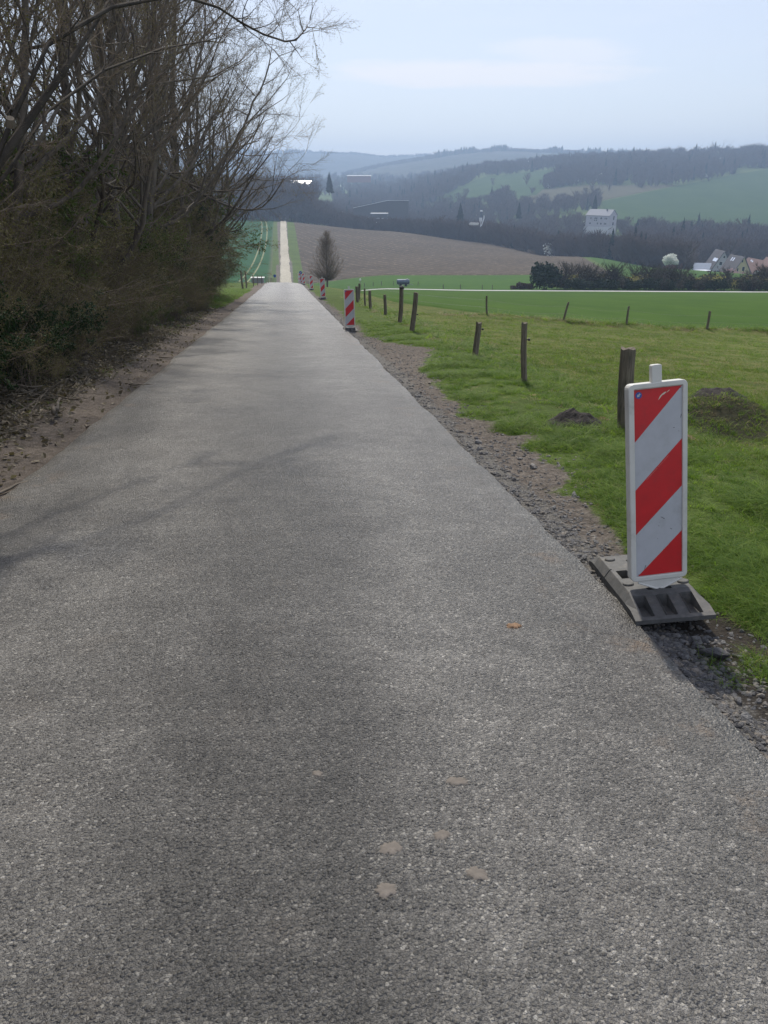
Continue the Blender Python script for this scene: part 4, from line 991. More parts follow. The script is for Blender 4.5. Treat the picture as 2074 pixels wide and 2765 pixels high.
x_ = at(813, 90); round_sign('blue_sign', 'small blue round sign with a white arrow above the sixth beacon', 813, 90, zfor(736, 90)-tz(x_, 90, False), .17, MAT['blue'], True)
x_ = at(743, 92); round_sign('blue_sign', 'dark blue round disc left of the road at the crest', 743, 92, zfor(745, 92)-tz(x_, 92, False), .16, MAT['blue'], False)

# ------------------------------------------------------------------ fence posts
def make_post(name, h, r, lean, label, loc, group, rz=0, square=False, seed=0, insul=None, captop=False, splitp=False, cat='post'):
    rr = random.Random(seed); root = empty(name, loc, rz, label, cat, group)
    k = 10; mb = MB(); lv = 7; V = []
    rad = [1+rr.uniform(-.12, .12) for _ in range(k)]
    if square: rad = [1/max(abs(math.cos(a*2*math.pi/k+.3)), abs(math.sin(a*2*math.pi/k+.3)))*.82 for a in range(k)]
    if splitp: rad[2] *= .62; rad[3] *= .8
    for l in range(lv):
        f = l/(lv-1); z = -.3+(h+.3)*f; tp_ = 1.08-.13*f; dx = lean[0]*z+.012*math.sin(f*5+seed); dy = lean[1]*z+.01*math.cos(f*4+seed)
        for j in range(k):
            a = j*2*math.pi/k; q = r*rad[j]*tp_*(1+rr.uniform(-.05, .05)); zz = z+(rr.uniform(-.02, .012) if l == lv-1 else 0); V.append((dx+q*math.cos(a), dy+q*math.sin(a), zz))
    F = [(l*k+j, l*k+(j+1) % k, (l+1)*k+(j+1) % k, (l+1)*k+j) for l in range(lv-1) for j in range(k)]
    V.append((lean[0]*h, lean[1]*h, h-.012)); F += [((lv-1)*k+j, (lv-1)*k+(j+1) % k, len(V)-1) for j in range(k)]
    mb.add(V, F); mb.build('post_shaft', MAT['post'], root)
    if insul:
        for zf, sx in insul:
            ib = MB(); ib.tube([(lean[0]*h*zf+sx*r*.8, 0, h*zf), (lean[0]*h*zf+sx*(r+.05), -.01, h*zf+.005)], [.008, .008], 6); ib.tube([(lean[0]*h*zf+sx*(r+.035), -.01, h*zf-.014), (lean[0]*h*zf+sx*(r+.035), -.01, h*zf+.02)], [.02, .016], 8); ib.build('insulator', MAT['insul'], root)
    if captop:
        cb = MB(); cb.tube([(lean[0]*h, 0, h-.04), (lean[0]*h, 0, h+.02), (lean[0]*h, 0, h+.06)], [r*1.35, r*1.3, r*.5], 10); cb.build('post_cap', MAT['insul'], root)
    return root
FG = 'weathered posts of the roadside fence'
def fpost(px, row, toprow, wpx, leanpx, label, **kw):
    # the foot stands where the column and row meet the ground
    Y_ = rowY(row)
    for _ in range(6):
        x = at(px, Y_); g = tz(x, Y_, False); s_ = math.tan(R(23.455)-math.atan((1382.5-row)/2080)); Y_ = .5*Y_+.5*(CAM_H-g)/s_
    Z = Y_*.917+(CAM_H-tz(x, Y_, False))*.398; h = zfor(toprow, Y_)-tz(x, Y_, False)
    Zt = Z-h*.398; lean = ((leanpx-2080*x*(1/Zt-1/Z))/2080*Zt/h, 0)
    return make_post('fence_post', h, wpx/2080*Z/2, lean, label, (x, Y_, tz(x, Y_)), FG, **kw), (x, Y_, h, lean[0])
posts = []
posts.append(fpost(1686, 1158, 936, 44, 14-0, 'thick dark split wooden post standing behind the near beacon', seed=1, splitp=True))
posts.append(fpost(1416, 1033, 869, 14.5, -1, 'tall slim post right of the stubby one, with a black insulator', seed=2, insul=((.72, 1),)))
posts.append(fpost(1284, 966, 871, 17, 8, 'stubby dark post leaning slightly right, with a black insulator near its top', seed=3, insul=((.8, 1),)))
posts.append(fpost(1113, 897, 790, 14, 10, 'crooked old post leaning right, next to the dark-capped post', seed=4, splitp=True, insul=((.45, 1),)))
posts.append(fpost(1080, 872, 776, 10.5, 5, 'tall straight post with a dark cap on top', seed=5, captop=True))
posts.append(fpost(1040, 850, 794, 9.5, 0, 'dark upright post left of the dark-capped post', seed=6, square=True))
posts.append(fpost(1000, 834, 785, 8, -1, 'brown flat-topped post between the thin dark post and the upright dark one', seed=7))
posts.append(fpost(986.5, 829, 779, 5, -2, 'thin dark post between the leaning pair and the brown flat-topped post', seed=8))
posts.append(fpost(966.5, 818, 773, 8, -4, 'stout post leaning left, front one of the pair right of the second beacon', seed=9))
posts.append(fpost(969.5, 811, 765, 6, 1, 'dark post, rear one of the pair right of the second beacon', seed=10))
# second fence across the field
FG2 = 'posts of the wire fence between pasture and green field'
far = []
for px, row, top, wp, ln, lb in ((1314, 857, 802, 5, 1, 'upright post, leftmost of the four in the fence across the pasture'), (1521, 877, 821, 6, 15, 'post leaning hard to the right, second from left in the fence across the pasture'),
                                 (1691, 883, 836, 6, 8, 'post leaning right, third from left in the fence across the pasture'), (1909, 901, 846, 7, 9, 'stout leaning post, rightmost in the fence across the pasture')):
    Y_ = 34.6+.02*at(px, 34.6); x = at(px, Y_); Z = Y_*.917+6*.398
    g = tz(x, Y_); h = max(.8, zfor(top, Y_)-g)
    make_post('fence_post', h, wp/2080*Z/2, ((ln-2080*x*(1/(Z-h*.398)-1/Z))/2080*Z/h, 0), lb, (x, Y_, g), FG2, seed=int(px)); far.append((x+ln/2080*Z, Y_, g+h))
wm = MB()
P_ = [(-1.2, 47.0, tz(-1.2, 47)+.75)]+[(f[0]-.02, f[1], f[2]-.18) for f in far]+[(24, 35.4, tz(24, 35.4)+.8)]
for off in (0, -.32):
    for a, b in zip(P_[:-1], P_[1:]):
        a, b = np.array(a), np.array(b); pp = [a*(1-f)+b*f+np.array([0, 0, off-.10*math.sin(f*math.pi)]) for f in np.linspace(0, 1, 7)]; wm.tube(pp, [.0028]*7, 3)
        for k in range(int(np.linalg.norm(b-a)/.4)):
            f = (k+.5)*.4/np.linalg.norm(b-a); c_ = a*(1-f)+b*f+np.array([0, 0, off-.10*math.sin(f*math.pi)]); wm.tube([c_-[.02, 0, .02], c_+[.02, 0, .02]], [.003, .003], 3)
tag(wm.build('barbed_wire', MAT['wire']), 'slack barbed wire strung along the fence across the pasture', 'wire')
# left-hand posts near the crest
FG3 = 'posts left of the road near the crest'
lp_ = [(655.5, 783, 731, 5, -2, 68), (665.5, 768, 732, 4, 0, 72), (684.8, 766, 742, 2.6, 0, 78), (696.5, 763.5, 744, 2.4, 0, 82), (707.5, 762, 744, 2.2, 0, 86), (719.5, 762, 746, 2., -1.5, 88), (725, 762, 749, 1.8, -1, 91), (730.5, 762.5, 751, 1.6, 0, 94), (734, 763, 752, 1.5, -.5, 97), (738, 763, 754, 1.4, -.5, 100)]
ln_ = ['thick front post of the tall dark pair left of the road', 'rear post of the tall dark pair left of the road', 'first post in front of the pale trough', 'middle post in front of the pale trough', 'third post in front of the pale trough',
       'nearest of the five small posts between trough and blue disc', 'second of the five small posts between trough and blue disc', 'third of the five small posts between trough and blue disc', 'fourth of the five small posts between trough and blue disc', 'farthest of the five small posts between trough and blue disc']
pr = []
for (px, row, top, wp, ln, Y_), lb in zip(lp_, ln_):
    x = at(px, Y_); Z = Y_*.97; g = tz(x, Y_); ht = zfor(top, Y_); make_post('fence_post', max(.6, ht-g), wp/2080*Z/2, (ln/2080*Z/1.5, 0), lb, (x, Y_, g), FG3, seed=int(px)); pr.append((x, Y_, ht))
rp = MB(); a, b = np.array(pr[0]), np.array(pr[1]); rp.tube([a*(1-f)+b*f+np.array([0, -.08, -.35-.5*math.sin(f*math.pi)*.8]) for f in np.linspace(0, 1, 6)], [.02]*6, 5); tag(rp.build('rope', MAT['dry']), 'pale rope hanging between the two tall dark posts', 'rope')
# pale trough
def box_at(px, Y_): x = at(px, Y_); return x, Y_, tz(x, Y_, False)
x, Y_, g = box_at(696.5, 92); tr = empty('water_trough', (x, Y_, zfor(762, 92)-.1), 0, 'pale covered trough behind the small posts left of the road', 'trough')
MAT['grey'] = simple('grey_zinc', (.25, .26, .27), .5, .3, nscale=3, namp=.15); MAT['zinc'] = simple('zinc_tank', (.12, .15, .20), .6, .3, nscale=2, namp=.2)
MAT['white'] = simple('white_paint', (.74, .74, .72), .5, nscale=2, namp=.05)
mb = MB(); mb.box((-.68, -.3, 0), (.68, .3, .56)); mb.build('tub', MAT['grey'], tr); mb = MB(); mb.box((-.79, -.36, .563), (.79, .36, .66)); mb.build('lid', MAT['white'], tr, bevel=.03)
# water tank on wheels in the meadow
Y_ = 180; x, _, g = box_at(1088.5, Y_); tk = empty('water_tank_trailer', (x, Y_, g+.1), .04, 'blue-grey cylindrical water tank on wheels in the meadow', 'tank')
mb = MB(); mb.tube([(-1.45, 0, 1.05), (-1.38, 0, 1.05), (1.38, 0, 1.05), (1.45, 0, 1.05)], [.35, .52, .52, .35], 20); mb.build('tank', MAT['zinc'], tk, smooth=False)
for s in (-.5, .5):
    mb = MB(); mb.tube([(s*1.2, -.62, .3), (s*1.2, -.5, .3)], [.3, .3], 14); mb.build('wheel', MAT['insul'], tk)
mb = MB(); mb.box((-1.3, -.4, .42), (1.3, .4, .56)); mb.tube([(1.2, 0, .5), (2.3, 0, .35)], [.05, .04], 6); mb.build('chassis', MAT['grey'], tk); mb = MB(); mb.tube([(.9, 0, 1.55), (.9, 0, 1.68)], [.2, .2], 12); mb.build('filler_cap', MAT['grey'], tk)
# little posts beyond the lane
for k, (px, row, top) in enumerate(((984, 769, 761), (1008, 769, 760), (1030, 770, 761), (1063, 770, 759), (1129, 770, 759), (1197, 781, 772), (1243, 781, 771), (1302, 779, 770), (1329, 780, 772), (1382, 781, 774))):
    Y_ = 186 if row < 775 else 158; x = at(px, Y_); g = tz(x, Y_, False)
    make_post('fence_post', 1.05, .07, (0, 0), f"small dark post {('first', 'second', 'third', 'fourth', 'fifth')[k % 5]} from left in the {'upper row near the water tank' if row < 775 else 'lower row just beyond the pale lane'}", (x, Y_, g), 'small posts in the meadow beyond the lane', seed=k)
x, Y_, g = box_at(973, 160); wr = empty('marker_post', (x, Y_, g), 0, 'thin marker post with a white top beyond the lane', 'post'); mb = MB(); mb.tube([(0, 0, 0), (0, 0, 1.9)], [.05, .05], 6); mb.build('post_shaft', MAT['post'], wr); mb = MB(); mb.tube([(0, 0, 1.902), (0, 0, 2.1), (0, 0, 2.35)], [.1, .22, .1], 8); mb.build('white_top', MAT['white'], wr)

# ------------------------------------------------------------------ single trees and shrubs in the distance
def far_bare(name, r, H, W, n, thick, m, trunk=.25, lean=0, upf=1.1, shape=.75, mats=None, tipb=0):
    """bare crown of ascending limbs, each forked into thin twigs"""
    mb = MB(); z0 = H*.10
    mb.tube([(0, 0, -1.), (0, 0, H*.35), (0, 0, H*.95)], [trunk, trunk*.7, trunk*.08], 5, 0, tip=True)
    for i in range(n):
        f = (i+r.random())/n; z = z0+(H*.78-z0)*f; a = r.random()*6.28; ww = W*.5*(math.sin(math.pi*min(1, .12+f*.95))**.6 if shape else 1-f*.95)*(.75+.4*r.random())
        e = np.array([math.cos(a)*ww, math.sin(a)*ww, min(H, z+ww*upf*(.6+.6*r.random()))+0.]); s0 = np.array([0, 0, z]); md = s0*.5+e*.5+np.array([0, 0, -.08*ww])
        mb.tube([s0, md, e], [thick*2.2, thick*1.3, thick*.3], 3, 0, tip=True)
        for j in range(5):
            q = .3+.65*r.random(); p0 = md*(1-q)*1.+e*q if q > .5 else s0*(.5-q)+md*(.5+q); p0 = s0*(1-q)+e*q+np.array([0, 0, -.16*ww*q*(1-q)])
            d = unit((e-s0)+rvec(r)*.55*ww+np.array([0, 0, .5*ww])); l = ww*.42*(.5+r.random()); p1 = p0+d*l; mb.tube([p0, p1], [thick*.9, thick*.2], 3, 0, tip=True)
            for k in range(2): d2 = unit(d+rvec(r)*.5); p2 = p0+d*l*(.3+.5*r.random()); mb.tube([p2, p2+d2*l*.55], [thick*.6, thick*.15], 3, 0, tip=True)
    return mb
rf = random.Random(77)
Y_ = 118; x, _, g = box_at(884, Y_); ft = empty('round_bare_tree', (x, Y_, zfor(772, Y_)), 0, 'lone bare tree with an egg-shaped crown right of the road at the crest', 'tree')
Ht = zfor(627, Y_)-zfor(772, Y_)
mbt = MB(); mbt.tube([(0, 0, -.8), (.05, 0, Ht*.2), (0, 0, Ht*.96)], [.15, .12, .015], 8); mbt.build('trunk', MAT['bark'], ft)
mbc = MB(); r_ = rf
for i in range(380):
    f = .04+.96*r_.random()**1.15; Wm = 3.3*min(1, (f/.28)**.75 if f < .28 else ((1-f)/.72)**.62); q_ = r_.random()**.5; a = r_.random()*6.28; W_ = max(.12, Wm*q_)
    e = np.array([math.cos(a)*W_, math.sin(a)*W_, Ht*(.07+.93*f)]); zs = max(Ht*.12, e[2]-W_*1.25-.25); s0 = np.array([0, 0, min(zs, Ht*.93)])
    pp = [s0, s0*.5+e*.5+np.array([math.cos(a)*.1*W_, math.sin(a)*.1*W_, -.10*W_]), e]; mbc.tube(pp, [.036*(1-.5*f), .022*(1-.4*f), .007], 3, 0, tip=True)
    for j in range(8):
        q = .3+.7*r_.random(); p0 = s0*(1-q)+e*q-np.array([0, 0, .18*W_*q*(1-q)]); d = unit(unit(e-s0)+rvec(r_)*.42+np.array([0, 0, .35])); l = .25+.45*r_.random()
        mbc.tube([p0, p0+d*l], [.014, .005], 3, 0, tip=True)
        for k in range(2): d2 = unit(d+rvec(r_)*.5); p2 = p0+d*l*(.3+.6*r_.random()); mbc.tube([p2, p2+d2*l*.6], [.010, .004], 3, 0, tip=True)
co_ = mbc.build('crown', MAT['twig'], ft); co_['kind'] = 'stuff'

def cloud_crown(r, n, W, D, H, z0, size, m, box=False, pw=.35):
    mb = MB()
    lob = [(rvec(r)*np.array([.28, .28, .25]), .45+.35*r.random()) for _ in range(9)]
    for i in range(n):
        c, q = lob[r.randrange(9)]; d = unit(rvec(r)); p = c+d*q*(r.random()**pw)*.75; p = p*np.array([W, D, H])*.62+np.array([0, 0, z0+H*.5])
        if p[2] < z0-.1: continue
        a = unit(rvec(r)); b = unit(np.cross(a, rvec(r))); s = size*(.5+r.random())
        mb.add([p-a*s, p+b*s*.7, p+a*s, p-b*s*.7+np.cross(a, b)*s*.4], [(0, 1, 2), (0, 2, 3)])
    return mb
def conifer(r, H, W, n=420):
    mb = MB()
    for i in range(n):
        f = r.random()**.8; z = H*(.06+.92*f); a = r.random()*6.28; w_ = W*.5*(1-f)**.85*(.7+.45*r.random())+.1; c, s = math.cos(a), math.sin(a); hh = H*.035*(.8+.6*r.random())
        mb.add([(0, 0, z+hh), (c*w_, s*w_, z-w_*.22), (c*w_*.7-s*w_*.28, s*w_*.7+c*w_*.28, z-w_*.3), (c*w_*.7+s*w_*.28, s*w_*.7-c*w_*.28, z-w_*.3), (c*w_*.3, s*w_*.3, z-hh-w_*.2)], [(0, 2, 1), (0, 1, 3), (2, 4, 1), (1, 4, 3), (0, 4, 2), (0, 3, 4)])
    return mb
def far_tree(name, label, px, Y_, row_top, row_base, kind, Wpx, cat='tree'):
    x = at(px, Y_); Z = Y_*.95; z1, z0 = zfor(row_top, Y_), zfor(row_base, Y_); H = z1-z0; W = Wpx/2080*Z
    root = empty(name, (x, Y_, z0), 0, label, cat)
    if kind == 'bare':
        far_bare(name, rf, H, W, 60, .05*Y_/600, None, .22).build('crown', MAT['fartwig'], root)['kind'] = 'stuff'; t_ = MB(); t_.tube([(0, 0, -1), (0, 0, H*.5)], [.3, .15], 6); t_.build('trunk', MAT['bark'], root)
    elif kind == 'con': conifer(rf, H, W).build('crown', MAT['needle'], root)['kind'] = 'stuff'; t_ = MB(); t_.tube([(0, 0, -2), (0, 0, H*.3)], [.3, .2], 6); t_.build('trunk', MAT['bark'], root)
    else:
        m, n, s = {'white': (MAT['blossom'], 1500, .30), 'pink': (MAT['pink'], 1500, .32), 'ever': (MAT['evergreen'], 3600, .22), 'scrub': (MAT['fartwig'], 1400, .2)}[kind]
        cloud_crown(rf, n, W, W*.8, H*.95, H*.05, s, m).build('crown', m, root)['kind'] = 'stuff'; t_ = MB(); t_.tube([(0, 0, -1), (0, 0, H*.4)], [.2, .12], 6); t_.build('trunk', MAT['bark'], root)
    return root
far_tree('evergreen_bush', 'big round dark evergreen bush at the left end of the hedge beyond the lane', 1469, 160, 705, 788, 'ever', 104, 'bush')
far_tree('low_scrub', 'low brown scrub bush left of the round dark evergreen', 1412, 161, 762, 786, 'scrub', 48, 'bush')
far_tree('blossom_tree', 'white blossoming tree above the green slope near the village', 1806, 285, 686, 722, 'white', 36)
far_tree('pink_blossom_tree', 'pink blossoming tree in front of the grey gabled house', 1965, 300, 722, 775, 'pink', 70)
far_tree('conifer', 'dark pointed conifer in the valley wood, middle distance', 1240, 560, 545, 625, 'con', 36)
far_tree('conifer', 'dark conifer rising behind the large pale house', 1601, 660, 523, 600, 'con', 30)
far_tree('conifer', 'dark spruce on the edge of the wood right of the white glinting roof', 892, 640, 464, 520, 'con', 26)
far_tree('conifer', 'small pair-topped dark conifer left of the large pale house', 1397, 640, 545, 590, 'con', 20)
far_tree('skyline_tree', 'tall bare tree on the skyline above the white glinting roof, left one', 808, 640, 448, 560, 'bare', 34)
far_tree('skyline_tree', 'tall bare tree on the skyline above the white glinting roof, right one', 845, 650, 452, 560, 'bare', 46)
far_tree('skyline_tree', 'rounded bare tree standing above the ridge wood in the middle', 1456, 1250, 412, 475, 'bare', 30)
far_tree('skyline_tree', 'broad bare tree highest on the ridge at the right', 1935, 1320, 388, 450, 'bare', 58)
far_tree('skyline_tree', 'bare tree on the ridge at the right edge', 2066, 1310, 393, 450, 'bare', 40)

# ------------------------------------------------------------------ woods: one mass each
def wproto(i, H, W, n, m=None): return proto(f'w{i}_tree', far_bare('w', rf, H, W, n, .16, None, .28), MAT['fartwig'])
WOOD = [wproto(i, 1., .62, 1, None) if False else proto(f'w{i}_tree', far_bare('w', rf, 16, 9, 34, .15, None, .3), MAT['fartwig']) for i in range(5)]
WOOD.append(proto('x_conifer', conifer(rf, 17, 6, 200), MAT['needle']))
WOOD.append(proto('y_scrub', far_bare('w', rf, 8, 8, 36, .13, None, .15), MAT['fartwig']))
WOOD.append(proto('z_blossom', cloud_crown(rf, 260, 8, 8, 7, 1, .5, None), MAT['blossom']))
def wood(name, label, n, f, seed):
    rs_ = np.random.default_rng(seed); u, v = rs_.random(n), rs_.random(n); X, Y, sc, con = f(u, v, rs_)
    U_ = X/Y
    openland = ((U_ > np.where(Y < 840, .262, .262+(Y-840)/280*.20)) & (Y > 640) & (Y < 1105)) | ((U_ > .045+.075*np.maximum(0, Y-920)/260) & (U_ < .185+.03*(Y-920)/260) & (Y > 905) & (Y < 1185)) | ((U_ > .16) & (U_ < .30) & (Y > 835) & (Y < 968))
    keep_ = (~openland | (rs_.random(len(X)) < .006)); X, Y, sc, con = X[keep_], Y[keep_], sc[keep_], con[keep_]
    hx_ = at(1630, 600); k2 = ~((np.abs(X-hx_*Y/600) < 13) & (Y > 535) & (Y < 612)); X, Y, sc, con = X[k2], Y[k2], sc[k2], con[k2]
    z = terr(X, Y, False)-.4; idx = np.where(rs_.random(len(X)) < con, 5, rs_.integers(0, 5, len(X))); idx = np.where(rs_.random(len(X)) < .12, 6, idx); idx = np.where(rs_.random(len(X)) < .008, 7, idx)
    rot = np.stack([0*X, 0*X, rs_.random(len(X))*6.28], -1); s = sc*(.75+.45*rs_.random(len(X)))
    return instancer(name, WOOD, np.stack([X, Y, z], -1), idx, rot, np.stack([s*1.05, s*1.05, s], -1), 'stuff', label=label, cat='wood')
wood('wood', 'dark bare wood behind the end of the chalk track', 900, lambda u, v, r: (lambda Y: ((-.42+u*.335)*Y, Y, 1.2+.0*u+.5*(r.random(len(u))), .03+0*u))(545+v*150), 1)
def f_belt(u, v, r):
    uu = -.09+u*.47; crest = np.interp(uu, [-.09, 0, .1, .2, .3, .38], [545, 530, 490, 415, 345, 318]); Y = crest+6+v**1.6*(290-.0*uu); return uu*Y, Y, .55+.35*r.random(len(u)), .02+0*u
wood('wood', 'grey-blue bare wood filling the valley behind the ploughed field', 3000, f_belt, 2)
wood('wood', 'bare wood on the valley floor right of the large pale house, above the village', 1300, lambda u, v, r: (lambda Y: ((.30+u*.36)*Y, Y, .75+.4*r.random(len(u)), .04+0*u))(415+v*190), 3)
def f_ridge(u, v, r):
    uu = -.03+u*.7; Y = np.where(uu < .42, 960, 1100)+v*(400-np.where(uu < .42, 0, 140))+30*np.sin(uu*18); return uu*Y, Y, (.65+.75*r.random(len(u))*np.clip(.5+uu, .5, 1)), .04+0*u
wood('wood', 'dark woodland running along the ridge on the right', 5200, f_ridge, 4)
def f_mid(u, v, r):
    uu = -.06+u*.34; Y = 760+v*350; return uu*Y, Y, .6+.4*r.random(len(u)), .05+0*u
o_ = wood('wood', 'mixed bare wood on the slope between the valley and the ridge', 2200, lambda u, v, r: f_mid(u, v**.9, r), 5)
wood('wood', 'strip of bare trees between the hillside pastures', 500, lambda u, v, r: (lambda Y: ((.13+u*.10)*Y, Y, .7+.4*r.random(len(u)), 0*u))(860+u*150+v*60), 6)
wood('wood', 'distant blue woods in the middle of the valley', 2200, lambda u, v, r: (lambda Y: ((-.4+u*.62)*Y, Y, .8+.4*r.random(len(u)), .1+0*u))(1180+v*900), 7)
def f_orch(u, v, r):
    Y = np.round(640+v*420, -1)*1.+0; return (.29+u*.4)*Y, Y, .22+.1*r.random(len(u)), 0*u
wood('orchard', 'scattered small trees dotted over the hillside pasture', 60, f_orch, 8)
for (y0, y1, pf, bs, sd_, n, lo, hi, lb) in ((2500, 3400, HILLA, -30, 3, 700, -.22, .06, 'ragged treeline on the farthest blue ridge'), (1750, 2450, HILLB, -18, 8, 1500, -.05, .42, 'ragged treeline on the nearer blue ridge')):
    rs_ = np.random.default_rng(sd_); U_ = lo+rs_.random(n)*(hi-lo); Yk = y0+(y1-y0)*(.72+.27*rs_.random(n)); Xk = U_*Yk
    Zk = hillz(Xk, Yk, y0, y1, pf, bs, sd_, 9)-3; clump = (fbm(U_*60, U_*0, 5) > .02)
    ik = np.where(clump & (rs_.random(n) < .7), 5, rs_.integers(0, 5, n)); sk = (.55+.5*rs_.random(n)+.35*clump)
    instancer('treeline', WOOD, np.stack([Xk, Yk, Zk], -1), ik, np.stack([0*Xk, 0*Xk, rs_.random(n)*6.28], -1), np.stack([sk*1.5, sk*1.5, sk], -1), 'stuff', label=lb, cat='wood')
# hedge beyond the lane
MAT['hedgetwig'] = simple('hedge_twigs', (.07, .062, .045), .9, nscale=1, namp=.4, spec=.1)
HEDGE = [proto('h1', cloud_crown(rf, 620, 4, 3, 3.4, 0, .16, None), MAT['evergreen']), proto('h2', cloud_crown(rf, 520, 4, 3, 3.2, 0, .16, None), MAT['hedgetwig']), proto('h3', far_bare('w', rf, 5.2, 4.2, 40, .035, None, .08), MAT['hedgetwig']), proto('h4', cloud_crown(rf, 420, 3, 3, 3, 0, .15, None), MAT['bud'])]
rs = np.random.default_rng(12); n = 460; u = rs.random(n); xh = at(1500, 165)+u*(at(2074, 165)*1.6-at(1500, 165)); yh = 157+rs.random(n)*12
zh = terr(xh, yh, False); low = yh < 160.5
ii = np.where(rs.random(n) < .45, 1, np.where(rs.random(n) < .45, 2, 3)); ii = np.where(low, np.where(rs.random(n) < .85, 0, 1), ii)
ss = np.where(low, .75, 1.0)*(.75+.45*rs.random(n)); 
instancer('hedge', HEDGE, np.stack([xh, yh, zh], -1), ii, np.stack([0*u, 0*u, rs.random(n)*6.28], -1), np.repeat(ss[:, None], 3, 1), 'stuff', label='long dark mixed hedge beyond the pale lane, in front of the village', cat='hedge')

# ------------------------------------------------------------------ buildings
MAT['wallgrey'] = simple('grey_render', (.50, .49, .52), .8, nscale=.5, namp=.1); MAT['halldark'] = simple('dark_hall_cladding', (.10, .10, .10), .8); MAT['wallyellow'] = simple('yellow_render', (.55, .47, .26), .8, nscale=.5, namp=.08); MAT['wallwhite'] = simple('white_render', (.62, .62, .62), .8, nscale=.5, namp=.08)
MAT['roofgrey'] = simple('grey_roof', (.26, .27, .29), .85, nscale=1, namp=.12); MAT['roofdark'] = simple('dark_roof_tiles', (.05, .045, .05), .6, nscale=1, namp=.2); MAT['roofred'] = simple('brown_roof_tiles', (.13, .06, .045), .7, nscale=1, namp=.25)
MAT['glass'] = simple('dark_glass', (.015, .02, .03), .15); MAT['frame'] = simple('window_frame', (.7, .7, .7), .5); MAT['metalroof'] = simple('bright_metal_roof', (.85, .86, .88), .22, .85, nscale=.3, namp=.04)
MAT['paleroof'] = simple('pale_sheet_roof', (.75, .77, .80), .28, .3, nscale=.3, namp=.04); MAT['brick'] = simple('brick_red', (.24, .10, .07), .8, nscale=2, namp=.2)
def quad_prism(mb, pts, n, th, m=0):
    a = [np.array(p, float) for p in pts]; nn = unit(np.array(n, float))*th; k = len(a); V = a+[p+nn for p in a]
    mb.add(V, [tuple(range(k-1, -1, -1)), tuple(range(k, 2*k))]+[(i, (i+1) % k, k+(i+1) % k, k+i) for i in range(k)], m)
def house(name, label, loc, rz, W, Ln, he, hr, wall, roof, wins=(), over=.4, chim=None, skyl=(), cat='house', extra=None, base=None):
    """gable faces -y, ridge runs along +y; wins: (face, u, z, w, h): face g gable, s left side (-x), e right side (+x)"""
    root = empty(name, loc, rz, label, cat, None); mb = MB(); a = W/2
    poly = [(-a, -3), (a, -3), (a, he), (0, hr), (-a, he)]; mb.prism(poly, 0, Ln); mb.build('wall', wall, root)
    ro = MB(); sl = (hr-he)/a; th = .22
    for s in (-1, 1):
        e = (s*(a+over), he-sl*over+.03); n = (-s*-sl, 0, 1)
        P4 = [(e[0], -over, e[1]), (0, -over, hr+.03), (0, Ln+over, hr+.03), (e[0], Ln+over, e[1])]
        if s == 1: P4 = P4[::-1]
        nn = (s*sl, 0, 1); quad_prism(ro, P4, nn, th)
    rfo = ro.build('roof', roof, root)
    if chim: cm_ = MB(); cx, cy, cw, ch = chim; z_ = hr-abs(cx)*sl; cm_.box((cx-cw/2, cy-cw/2, z_-.5), (cx+cw/2, cy+cw/2, z_+ch)); cm_.build('chimney', MAT['roofdark'], rfo)
    for s, y, z, w_, l_ in skyl:     # roof windows lying on the slope
        sk_ = MB(); x0 = s*(hr-z)/sl; nn = unit(np.array([s*sl, 0, 1.])); t_ = unit(np.array([s*1., 0, -sl])); c0 = np.array([x0, y, z])+nn*(th+.03)
        P4 = [c0-t_*l_/2-np.array([0, w_/2, 0]), c0+t_*l_/2-np.array([0, w_/2, 0]), c0+t_*l_/2+np.array([0, w_/2, 0]), c0-t_*l_/2+np.array([0, w_/2, 0])]
        quad_prism(sk_, P4, nn, .08); sk_.build('roof_window', MAT['metalroof'], rfo)
    for face, u, z, w_, h_ in wins:
        fr_ = MB(); pn = MB()
        if face == 'g':
            fr_.box((u-w_/2-.05, -.07, z-.05), (u+w_/2+.05, -.003, z+h_+.05)); pn.box((u-w_/2, -.11, z), (u+w_/2, -.073, z+h_))
        else:
            s = -1 if face == 's' else 1; xx = s*(a+.003); xs_ = sorted((xx, xx+s*.067)); xp = sorted((xx+s*.07, xx+s*.107))
            fr_.box((xs_[0], u-w_/2-.05, z-.05), (xs_[1], u+w_/2+.05, z+h_+.05)); pn.box((xp[0], u-w_/2, z), (xp[1], u+w_/2, z+h_))
        wf = fr_.build('window', MAT['frame'], root); pn.build('pane', MAT['glass'], wf)
    if extra: extra(root)
    return root
# large pale house on the slope: long side towards the camera, gable to the right
Yh = 600; xh_ = at(1646, Yh); zb = zfor(622, Yh); Lh, Wh = 18.5, 12.0
